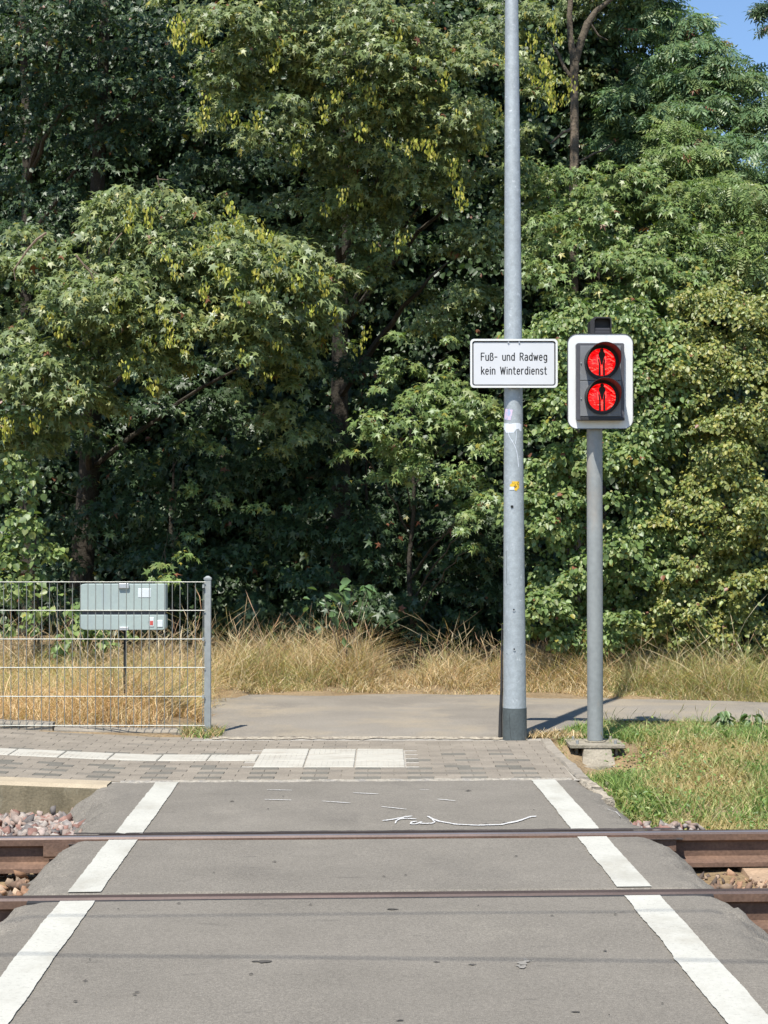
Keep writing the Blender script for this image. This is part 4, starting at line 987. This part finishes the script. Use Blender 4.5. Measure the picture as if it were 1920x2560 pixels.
# 4 forked tree right of pole
t = empty('forked_tree', W(1434,1500,19.4)[:2]+(0,)); tag(t, 'slender tree right of the pole whose bare trunk forks near the picture top', 'tree', GT)
yb = 19.4; c = lambda a, b: Vector(W(1280+a/2.592, b/2.592, yb))
mb = MB(); s_ = yb/F_PX/2.592
mb.tube([Vector((c(395,1500).x, yb, 0)), c(395,1500), c(405,1000), c(405,700), c(402,480), c(408,345)], [.095,31*s_,30*s_,27*s_,28*s_,34*s_], 12)
mb.tube([c(398,380), c(378,240), c(372,100), c(380,0), c(395,-600)], [24*s_,20*s_,18*s_,17*s_,9*s_], 10)
mb.tube([c(415,380), c(450,260), c(490,150), c(545,70), c(650,-10), c(800,-400)], [26*s_,24*s_,24*s_,18*s_,13*s_,7*s_], 10)
mb.tube([c(395,520), c(340,440), c(290,330), c(240,260)], [14*s_,12*s_,9*s_,5*s_], 8)
mb.tube([c(405,830), c(330,860), c(250,930), c(215,900)], [12*s_,10*s_,8*s_,4*s_], 8)
mb.tube([c(408,1050), c(470,1030), c(540,990), c(600,975), c(650,930)], [9*s_,8*s_,7*s_,5*s_,3*s_], 8)
mb.tube([c(495,130), c(560,230), c(620,260)], [8*s_,6*s_,3*s_], 6)
mb.build('trunk', M['bark'], t, smooth=True)
crown(t, 'crown', [lobe(1145,60,18.3,40,90,.4,12,.2), lobe(1310,-10,20.3,110,90,.5,26,.24), lobe(1330,230,20.6,110,110,.5,28,.26), lobe(1190,-230,19.0,200,110,1.0,36,.34), lobe(1140,230,18.4,30,110,.3,12,.18), lobe(1215,140,20.6,60,200,.4,22,.24)], 'maple', 'maple', .085, 90, .02)
seeds(t, [D(1178,100,18.0)+(.35,), D(1160,150,18.0)+(.25,), D(1190,165,18.0)+(.3,), D(1192,205,18.0)+(.25,)]); reparent(t)
# 5 ash trees, right top
tree('ash_tree', 'feathery ash at the right below the blue sky gap', 'tree', GT, (3.6,20.0,0), (3.3,19.8,6.0), .14,
  [lobe(1585,165,19.6,70,42,.4,20,.17), lobe(1500,150,19.6,60,70,.5,22,.19), lobe(1400,100,20.3,80,110,.6,40,.25), lobe(1640,240,19.4,50,60,.4,14,.18), lobe(1500,260,19.3,70,55,.5,22,.2), lobe(1560,345,18.9,100,60,.5,30,.2), lobe(1395,270,20.2,90,110,.6,34,.26), lobe(1370,-80,20.0,80,90,.6,20,.26), lobe(1470,45,19.8,35,40,.3,8,.16)], 'ash', 'ash', .21, 62, 12, .0)
tree('ash_tree', 'ash tree on the right with drooping feathery leaves above the yellowish bush', 'tree', GT, (3.0,19.3,0), (3.1,19.0,4.6), .12,
  [lobe(1560,450,18.2,110,70,.7,40,.24), lobe(1470,340,18.8,70,90,.6,28,.22), lobe(1610,540,17.9,90,90,.7,30,.26), lobe(1500,520,18.0,80,90,.6,24,.26)], 'ash', 'fresh', .19, 62, 10, .0)
tree('ash_tree', 'dark ash twigs hanging into the blue sky at the top right corner', 'tree', GT, (4.9,19.6,0), (4.6,19.5,7.5), .12,
  [lobe(1672,32,19.4,28,38,.3,7,.13), lobe(1770,-40,19.4,80,90,.6,16,.22), lobe(1780,220,19.6,60,160,.6,22,.24)], 'ash', 'deep_shade', .17, 46, 6, .0)
# 6 mid right maple bush between pole and ash
tree('maple_bush', 'bright green maple bush behind the signal, reaching from the pole to the ash', 'shrub', GT, (2.3,18.3,0), (2.3,18.2,4.4), .09,
  [lobe(1330,420,17.9,120,55,.6,34,.22), lobe(1220,480,17.6,110,100,.6,40,.25), lobe(1400,460,17.7,120,90,.6,38,.25), lobe(1280,590,17.3,150,100,.7,56,.25), lobe(1430,590,17.4,120,90,.6,38,.25), lobe(1160,400,18.2,70,90,.5,16,.24)], 'maple', 'fresh', .082, 110, 10, .02)
# 7 lower right shrub behind signal
tree('field_maple_shrub', 'leafy green shrub behind the signal post, reaching down to the dry grass', 'shrub', GT, (1.9,17.5,0), (1.9,17.4,2.8), .06,
  [lobe(1210,760,16.9,110,90,.6,40,.23), lobe(1330,720,17.0,140,90,.6,44,.23), lobe(1230,930,16.7,110,100,.6,46,.22), lobe(1400,860,16.7,120,110,.6,46,.22), lobe(1200,1090,16.6,80,90,.5,34,.2), lobe(1330,1030,16.6,110,90,.6,42,.21), lobe(1390,1180,16.5,110,90,.5,42,.2), lobe(1230,1240,16.6,90,80,.4,32,.19), lobe(1170,1330,16.3,60,50,.3,20,.15), lobe(1250,1370,16.5,80,40,.3,22,.15), lobe(1340,1330,16.5,80,60,.4,26,.17)], 'hazel', 'fresh', .058, 170, 12, .03)
# 8 right yellowish bush
tree('yellowish_bush', 'dense small leaved bush with yellowing leaves at the right picture edge', 'shrub', GT, (3.1,17.4,0), (3.1,17.3,3.2), .06,
  [lobe(1560,700,16.9,130,90,.7,50,.22), lobe(1480,800,16.7,100,90,.6,42,.21), lobe(1620,850,16.7,110,110,.7,48,.22), lobe(1540,960,16.5,130,90,.6,54,.20), lobe(1590,1100,16.3,120,90,.6,52,.20), lobe(1490,1170,16.4,90,90,.5,36,.19), lobe(1620,1240,16.2,100,80,.5,40,.19), lobe(1520,1300,16.3,100,60,.4,30,.17), lobe(1400,1320,16.5,100,50,.4,26,.17), lobe(1480,1370,16.3,110,40,.3,26,.16), lobe(1610,1370,16.1,90,40,.3,22,.16), lobe(1720,1000,16.8,100,250,.7,50,.24)], 'hazel', 'yellowish', .046, 210, 12, .05)
# 9 centre maple shrub in half shade
tree('maple_shrub', 'maple shrub with sunlit sprays left of the pole, in front of the dark hollow', 'shrub', GT, (.3,17.6,0), (.25,17.5,2.9), .05,
  [lobe(870,900,17.0,110,70,.4,30,.21), lobe(960,960,16.95,90,80,.4,26,.20), lobe(1030,850,17.1,70,90,.4,22,.20), lobe(870,790,17.2,30,70,.25,9,.15), lobe(1010,780,17.2,60,60,.3,12,.18), lobe(1050,1100,16.9,60,60,.3,12,.17), lobe(1010,1160,16.8,40,50,.3,8,.16), lobe(800,1000,17.2,70,50,.3,12,.18)], 'maple', 'fresh', .088, 62, 9, .02)
# 10 undergrowth in the hollow (shade)
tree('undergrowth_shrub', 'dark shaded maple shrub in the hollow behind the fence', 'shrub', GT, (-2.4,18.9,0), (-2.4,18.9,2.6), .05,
  [lobe(150,1050,18.5,200,130,.6,40,.3), lobe(380,1080,18.5,180,150,.6,40,.3), lobe(250,1250,18.2,280,90,.5,44,.27), lobe(420,900,18.9,260,110,.6,44,.3)], 'maple', 'deep_shade', .10, 85, 8, .01)
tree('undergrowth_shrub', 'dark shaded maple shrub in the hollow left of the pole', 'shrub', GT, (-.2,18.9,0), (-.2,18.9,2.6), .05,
  [lobe(620,1080,18.6,200,150,.6,44,.3), lobe(850,1120,18.4,200,150,.6,46,.3), lobe(760,1290,18.1,300,80,.5,46,.27), lobe(1010,1200,18.2,130,130,.5,34,.26), lobe(740,880,18.9,250,120,.6,46,.3)], 'maple', 'deep_shade', .10, 85, 8, .01)
tree('sprig_shrub', 'low sunlit sprigs above the fence end in front of the dark hollow', 'shrub', GT, (-2.2,17.2,0), (-2.2,17.15,1.3), .02,
  [lobe(385,1190,17.0,45,40,.2,5,.15), lobe(340,1235,16.9,50,30,.2,5,.14), lobe(240,1130,17.2,40,40,.2,3,.13), lobe(450,1040,17.4,70,50,.2,5,.14), lobe(590,1120,17.4,60,60,.2,4,.14), lobe(430,960,17.3,60,40,.2,5,.14)], 'maple', 'fresh', .09, 26, 4, .02)
# 11 climber at the left edge
tree('climbing_bindweed', 'heart leaved climber hanging at the left picture edge above the fence', 'climber', None, (-3.4,16.9,0), (-3.45,16.8,2.2), .02,
  [lobe(40,1030,16.6,45,70,.25,14,.17), lobe(60,1140,16.6,60,70,.25,16,.17), lobe(20,1240,16.5,60,60,.25,12,.16), lobe(110,1330,16.3,80,50,.2,12,.15), lobe(180,1370,16.2,90,40,.2,10,.14)], 'hazel', 'fresh', .075, 42, 5, .01)
# 12 sapling
t = empty('sapling', D(745,1380,16.6)[:2]+(0,)); tag(t, 'young plant with large pale green leaves in front of the dark hollow', 'sapling')
bx_ = D(745,1380,16.6)
mb = MB(); stems = [(D(760,1265,16.5)),(D(720,1325,16.4)),(D(790,1280,16.5)),(D(740,1290,16.5)),(D(700,1290,16.6))]
for e in stems: mb.tube([(bx_[0],16.6,.05), ((bx_[0]+e[0])/2,16.58,e[2]*.6), e], [.005,.004,.002], 6)
mb.build('stem', M['bark'], t)
P = np.array([D(u+rng.uniform(-6,6), v+rng.uniform(-6,6), 16.5+rng.uniform(-.1,.1)) for (u, v) in ((735,1262),(765,1255),(795,1265),(745,1280),(780,1288),(712,1318),(722,1322),(700,1285),(690,1300),(800,1300),(755,1300),(770,1272),(730,1295),(680,1270),(805,1262),(815,1275),(750,1320),(650,1290),(665,1310),(760,1262),(748,1270),(775,1280),(785,1270),(740,1300),(715,1330),(705,1312),(765,1345),(735,1350),(790,1330),(700,1350),(775,1365),(745,1375))])
P[:,0] += rng.normal(0,.02,len(P))
n = len(P); V, Fc, CC = leaves('ovate', P, np.tile((0,-.55,.8),(n,1))+rng.normal(size=(n,3))*.6, rng.normal(size=(n,3))*.8+np.array((0,-.2,-.3)), rng.uniform(.07,.15,n), np.tile((.13,.22,.09),(n,1))*rng.uniform(.8,1.15,(n,1)))
np_mesh('foliage', V, Fc, CC, M['leaf'], t); reparent(t)
# 13 row behind
for i, (u, lab, vt) in enumerate(((80,'tall dark tree behind the left maple',-150),(420,'tall dark tree behind the middle of the maple row',-180),(800,'tall dark tree behind the pale pole side of the row',-180),(1130,'dark tree showing in gaps behind the pole',60),(1330,'dark tree behind the forked trunk',200),(1560,'low dark tree behind the ash and yellowish bush',480))):
    x, y, _ = D(u, 1000, 21.5)
    L_ = [lobe(u, v_, 21.3, 230, 170, .9, 60 if v_ > 700 or i < 4 else 36, .42) for v_ in range(1290, vt, -200)]
    tree('background_tree', lab, 'tree', 'background trees', (x,21.8,0), (x,21.8,L_[-1][2]), .12, L_, 'hazel', 'deep_shade', .088, 230, 5, .0)

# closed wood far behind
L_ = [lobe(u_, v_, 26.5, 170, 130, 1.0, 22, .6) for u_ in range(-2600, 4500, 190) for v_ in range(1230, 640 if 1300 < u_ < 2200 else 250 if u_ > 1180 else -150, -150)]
o, _ = crown(None, 'distant_wood', L_, 'hazel', 'deep_shade', .22, 75, 0); tag(o, 'dark closed wood far behind the trees', 'wood', kind='stuff')
# bare light twigs on the left bough
t = empty('dead_branch', D(60,570,15.9)); tag(t, 'bare pale branches sticking out of the left maple bough', 'branch')
mb = MB()
def tw(pts, r0, r1, Y=15.9):
    q = [Vector(W(a/s_, b/s_, Y+.03*i)) for i, (a, b) in enumerate(pts)]; n = len(q); mb = MB(); mb.tube(q, [r0+(r1-r0)*i/(n-1) for i in range(n)], 6); mb.build('twig', M['twig'], t)
s_ = 2.592
tw([(300,1510),(240,1550),(185,1610),(130,1690),(90,1750),(100,1815)], .012, .005)
tw([(280,1520),(268,1560),(262,1580)], .005, .003)
tw([(180,1620),(200,1650)], .004, .002)
tw([(790,1510),(745,1560),(710,1610),(706,1650)], .006, .003)
tw([(490,1650),(545,1720),(590,1770),(615,1840),(625,1900)], .009, .004)
tw([(545,1715),(590,1750),(640,1780)], .005, .003)
tw([(1020,1140),(1030,1200),(1055,1240)], .006, .003)
tw([(1020,1160),(1090,1165)], .004, .003)
reparent(t)

# ------------------------------------------------------------------ grass
def blades(name, P, H_, Wd, lean, C, label, seg=3, kind='stuff', curl=1.0, head=0):
    n = len(P); kink = rng.normal(0,.16,n); kf = rng.uniform(2,6,n); a = rng.uniform(0,6.283,n); L_ = np.stack([np.cos(a), np.sin(a), np.zeros(n)],1)
    fa = rng.normal(0,.7,n); wdir = np.stack([np.cos(fa), np.sin(fa), np.zeros(n)],1)
    VV = []
    for k in range(seg+1):
        t_ = k/seg; c = P+np.stack([np.zeros(n),np.zeros(n),H_*t_*(1-.25*lean*t_)],1)+L_*(H_*lean*curl*t_**1.8)[:,None]+np.stack([-L_[:,1],L_[:,0],L_[:,2]],1)*(H_*kink*np.sin(kf*t_))[:,None]
        if k == seg: VV.append(c[:,None,:])
        else:
            w_ = (Wd*((1-t_*.75) if not (head and k == seg-1) else head))[:,None]*wdir; VV.append(np.stack([c-w_, c+w_],1))
    V = np.concatenate(VV, axis=1); kk = V.shape[1]
    base = np.arange(n)[:,None]*kk
    Q = np.concatenate([base+np.array([[2*s,2*s+1,2*s+3,2*s+2]]) for s in range(seg-1)], 0)
    Tr = base+np.array([[2*(seg-1),2*(seg-1)+1,2*seg]])
    # blend: bases slightly darker/browner by dry litter
    CC = np.repeat(C, kk, axis=0)
    return tag(np_mesh(name, V.reshape(-1,3), [Q, Tr], CC, M['grass']), label, 'grass', kind=kind)
def gz(P): return np.array([ground_z(x,y) for x,y in P])
def pal(cols, n, v=.25):
    c = np.array(cols)[rng.integers(len(cols), size=n)]; return c*rng.uniform(1-v,1+v,(n,1))
DRY = [(.55,.39,.21),(.66,.51,.30),(.46,.29,.15),(.58,.40,.21),(.72,.60,.39),(.34,.27,.13),(.24,.18,.10)]
DRYG = [(.33,.34,.13),(.40,.39,.16),(.24,.28,.10),(.50,.42,.20)]
GREEN = [(.15,.25,.06),(.20,.30,.07),(.12,.20,.05),(.27,.33,.10),(.18,.25,.08)]
def clumpy(n, x0, x1, y0, y1, sc, seed, thr=-.1):
    out = []
    while len(out) < n:
        x, y = random.uniform(x0,x1), random.uniform(y0,y1)
        if nz(x,y,sc,seed) > thr-random.random()*.5: out.append((x,y))
    return np.array(out)
# far verge, dry
def far_edge(x):
    xs_ = [p[0] for p in PP_far]; return np.interp(x, xs_, [p[1] for p in PP_far])
n = 50000; q = clumpy(n, -4.4, 6.5, 0, 1, 3.1, 90, -.02); yy = far_edge(q[:,0])+.05-.28*np.array([max(0, nz(a,1,2.6,105)+.5*nz(a,2,9,106)) for a in q[:,0]])+q[:,1]**1.2*1.5; P = np.stack([q[:,0], yy, np.zeros(n)],1); P[:,2] = gz(P[:,:2])-.01
g_ = lambda x, c, w_: math.exp(-((x-c)/w_)**2)
hz = np.array([.62+.5*max(-.35,nz(x,y*.5,1.3,91))+.5*nz(x,y,4.5,92)+.35*g_(x,-1.2,.35)+.55*g_(x,-.4,.3)-.55*g_(x,.18,.2)+.3*g_(x,.8,.4)+.35*float(sstep(1.2,3,x)) for x,y in P[:,:2]])
edge = np.clip((yy-far_edge(q[:,0]))/.45, .22, 1)
H_ = np.maximum(.22,1.2*hz)*edge*rng.uniform(.08,.46,n)
C = pal(DRY, n); g = np.array([nz(x,y,.9,93) for x,y in P[:,:2]]); m = (g+rng.normal(0,.25,n) > .42)|((P[:,0] > 2.0)&(rng.random(n) < .5)); C[m] = pal(DRYG, m.sum())
blades('dry_verge_grass', P, H_, rng.uniform(.0018,.0042,n), rng.uniform(.2,1.9,n), C, 'tangled dry golden grass along the far side of the path', 4)
# stalks
n = 1500; x = rng.uniform(-4.2,6,n); y = far_edge(x)+rng.uniform(.35,1.3,n); P = np.stack([x,y,np.zeros(n)],1); P[:,2] = gz(P[:,:2])
amp = np.array([max(.3,.8+.6*nz(a,b,1.4,95)+.3*nz(a,b,6,94)+.25*g_(a,-.4,.3)-.45*g_(a,.18,.25)) for a,b in P[:,:2]])
blades('dry_stalks', P, rng.uniform(.30,.86,n)*amp, rng.uniform(.0016,.003,n), rng.uniform(.05,.9,n), pal([(.50,.40,.24),(.42,.30,.17),(.36,.22,.13),(.58,.50,.33)], n), 'tall dry stalks standing up against the dark hollow', 7, head=1.5)
# dry grass behind fence
n = 27000; q = clumpy(n, -4.4, -1.22, 12.52, 16.0, 2.6, 96, -.05); P = np.stack([q[:,0], q[:,1], np.zeros(n)],1); P[:,2] = gz(P[:,:2])-.01
keep = (P[:,0] < -1.26-.085*(P[:,1]-12.4)+rng.normal(0,.03,n))&~((P[:,0] > -1.75+.25*rng.normal(size=n)*.3)&(P[:,1] < 13.6)); P = P[keep]; n = len(P)
bare = np.array([nz(a,b,1.3,97) for a,b in P[:,:2]])
fr = np.clip((P[:,1]-12.5)/1.2, .18, 1)*np.clip((-1.2-P[:,0])/.5,.35,1)
H_ = rng.uniform(.08,.36,n)*fr*(1+.6*bare)*(1+1.3*np.exp(-((P[:,0]-XLEG)/.28)**2)*(P[:,1] > 12.85)*(P[:,1] < 13.7))
C = pal([(.58,.37,.18),(.62,.44,.24),(.48,.29,.14),(.70,.55,.33)], n); m = (P[:,1] > 14.0)&(rng.random(n) < .4); C[m] = pal(DRYG, m.sum())
blades('fence_dry_grass', P, H_, rng.uniform(.0018,.004,n), rng.uniform(.3,2.1,n), C, 'matted golden dry grass behind the wire fence', 4)
n = 260; x = rng.uniform(-4,-1.3,n); y = rng.uniform(14.2,16.2,n); P = np.stack([x,y,np.zeros(n)],1)
blades('fence_stalks', P, rng.uniform(.35,.85,n), rng.uniform(.002,.0032,n), rng.uniform(.1,.9,n), pal([(.50,.40,.24),(.42,.30,.17)], n), 'taller dry stalks behind the wire fence', 7, head=1.5)
# green verge right
n = 52000; out = []
while len(out) < n:
    x = random.uniform(1.12,4.2); yy = random.uniform(Y_FAR+.35, 13.4); y = yy+SH*x*.2
    xs_ = [p[0] for p in PP_near]; ne = float(np.interp(x, xs_, [p[1] for p in PP_near]))
    if y > ne-.05+.15*nz(x,y,3,98): continue
    if x < 1.17+.08*nz(x,y,3,99)+ (.22 if y < 9.6 else 0)*max(0,(9.6-y)): continue
    if nz(x,y,2.2,103)+.5*nz(x,y,6,104) > .34+.3*random.random(): continue
    if abs(x-QX-.02) < .19 and abs(y-QY) < .22: continue
    if abs(x-QX-.02) < .25 and QY-.95 < y < QY: continue
    out.append((x,y))
P = np.array(out); P = np.concatenate([P, gz(P)[:,None]-.01],1)
dry = np.array([nz(a,b,1.1,100)+.5*nz(a,b,3,101) for a,b in P[:,:2]])+ .55*np.exp(-((P[:,0]-QX-.45)**2/.18+(P[:,1]-QY+.5)**2/1.0)) + .25*np.exp(-((P[:,1]-9.2)**2)/.1)
H_ = rng.uniform(.03,.13,n)*(1-.35*np.clip(dry,0,1))*np.clip((P[:,0]-1.05)/.35,.5,1)
C = pal(GREEN, n); m = dry+rng.normal(0,.22,n) > .30; C[m] = pal([(.40,.32,.14),(.46,.36,.17),(.34,.26,.10)], m.sum())
m = (dry+rng.normal(0,.2,n) > .12)&~m; C[m] = pal(DRYG, m.sum())
blades('green_verge_grass', P, H_, rng.uniform(.0022,.0055,n), rng.uniform(.2,1.3,n), C, 'green and yellowed grass on the bank right of the crossing', 3)
# broad weeds in the right verge and low plants near stones
def weeds(name, label, spots, size, col, per=16):
    PP, NN_, TT = [], [], []
    for (x, y, r) in spots:
        n_ = int(per*rng.uniform(.6,1.3)); d = nrm(rng.normal(size=(n_,3))*np.array((1,1,.5))+np.array((0,0,.5)))
        PP.append(np.array((x,y,ground_z(x,y)+.01))+d*r*rng.uniform(.4,1,(n_,1))); NN_.append(d*.4+np.array((0,-.2,.8))+rng.normal(size=(n_,3))*.4); TT.append(d+rng.normal(size=(n_,3))*.3)
    P = np.concatenate(PP); n_ = len(P); V, Fc, CC = leaves('ovate', P, np.concatenate(NN_), np.concatenate(TT), size*rng.uniform(.6,1.3,n_), pal(col, n_))
    tag(np_mesh(name, V, Fc, CC, M['leaf']), label, 'plants', kind='stuff')
weeds('verge_weeds', 'low broad leaved weeds mixed into the green bank', [(random.uniform(1.45,3.2), random.uniform(8.9,13.0), random.uniform(.05,.13)) for _ in range(330)], .026, GREEN)
weeds('pole_weeds', 'small green weeds at the foot of the galvanized pole', [G(1195+random.uniform(-25,35),1840+random.uniform(-6,6))+(.05,) for _ in range(14)], .03, GREEN, 22)
weeds('shoulder_weeds', 'yellow green low weeds beside the edging stones', [G(random.uniform(1520,1660),random.uniform(1960,2050),-.05)+(random.uniform(.04,.08),) for _ in range(70)], .04, [(.16,.20,.05),(.24,.26,.08),(.12,.17,.04)], 18)
weeds('paver_weeds', 'small dark weeds growing in the paver joints near the pole', [G(u_,v_)+(.018,) for u_, v_ in ((1118,1878),(1140,1912),(1150,1886),(1185,1905),(1197,1880),(1235,1888),(1262,1882),(1240,1925),(1275,1904),(1300,1890),(1095,1905),(1128,1923),(1212,1896),(1170,1893))], .018, [(.07,.085,.03),(.12,.12,.05)], 12)
n = 420; x = rng.uniform(1.5,4.0,n); y = rng.uniform(9.5,13.3,n); P = np.stack([x,y,np.zeros(n)],1); P[:,2] = gz(P[:,:2])-.01
ok_ = np.array([y_ < float(np.interp(x_, [p[0] for p in PP_near], [p[1] for p in PP_near]))+.03 for x_, y_ in P[:,:2]]); P = P[ok_]; n = len(P)
blades('verge_stalks', P, rng.uniform(.08,.26,n), rng.uniform(.0014,.0024,n), rng.uniform(.1,.8,n), pal([(.52,.42,.24),(.40,.34,.16),(.24,.28,.10)], n), 'thin dry stalks and seed heads rising from the green bank', 6, head=1.4)
for (u_, v_, lab) in ((1808,1785,'left one of two leafy dark weeds standing at the top of the green bank'),(1880,1795,'leafy dark weed at the top of the green bank, closest to the right picture edge')):
    x, y, _ = W(u_, v_, 12.95); t = empty('nettle', (x,y,0)); tag(t, lab, 'weed', 'tall weeds on the bank')
    z1 = W(u_, v_-10, 12.95)[2]; z0 = ground_z(x,y)
    mb = MB(); mb.tube([(x,y,z0),(x+.01,y,(z0+z1)/2),(x,y,z1)], [.004,.003,.002], 6); mb.build('stem', M['grass'] if False else M['twig'], t)
    m_ = 46; h_ = rng.uniform(.25,1,m_); a_ = rng.uniform(0,6.28,m_)
    P = np.stack([x+.03*np.cos(a_), y+.03*np.sin(a_), z0+(z1-z0)*h_], 1); N = np.stack([np.cos(a_)*.4, np.sin(a_)*.4-.2, np.ones(m_)*.8],1); T = np.stack([np.cos(a_), np.sin(a_), rng.uniform(-.5,.2,m_)],1)
    V, Fc, CC = leaves('ovate', P, N, T, rng.uniform(.05,.10,m_), pal([(.09,.15,.05),(.12,.18,.06)], m_)); np_mesh('foliage', V, Fc, CC, M['leaf'], t); reparent(t)
n = 900; x = rng.uniform(-1.42,-1.15,n); y = FY+rng.normal(0,.07,n); P = np.stack([x,y,np.full(n,-.005)],1)
blades('post_grass', P, rng.uniform(.03,.11,n), rng.uniform(.002,.004,n), rng.uniform(.3,1.2,n), pal(DRY+GREEN, n), 'grass tufts around the foot of the fence post', 3)
n = 500; q = [(random.gauss(PX+.3,.12), random.gauss(PY+.12,.07)) for _ in range(n)]; P = np.array([(a,b,.0) for a,b in q])
blades('pole_grass', P, rng.uniform(.02,.07,n), rng.uniform(.002,.0035,n), rng.uniform(.4,1.2,n), pal(DRY, n), 'dry grass tufts between the two poles', 3)
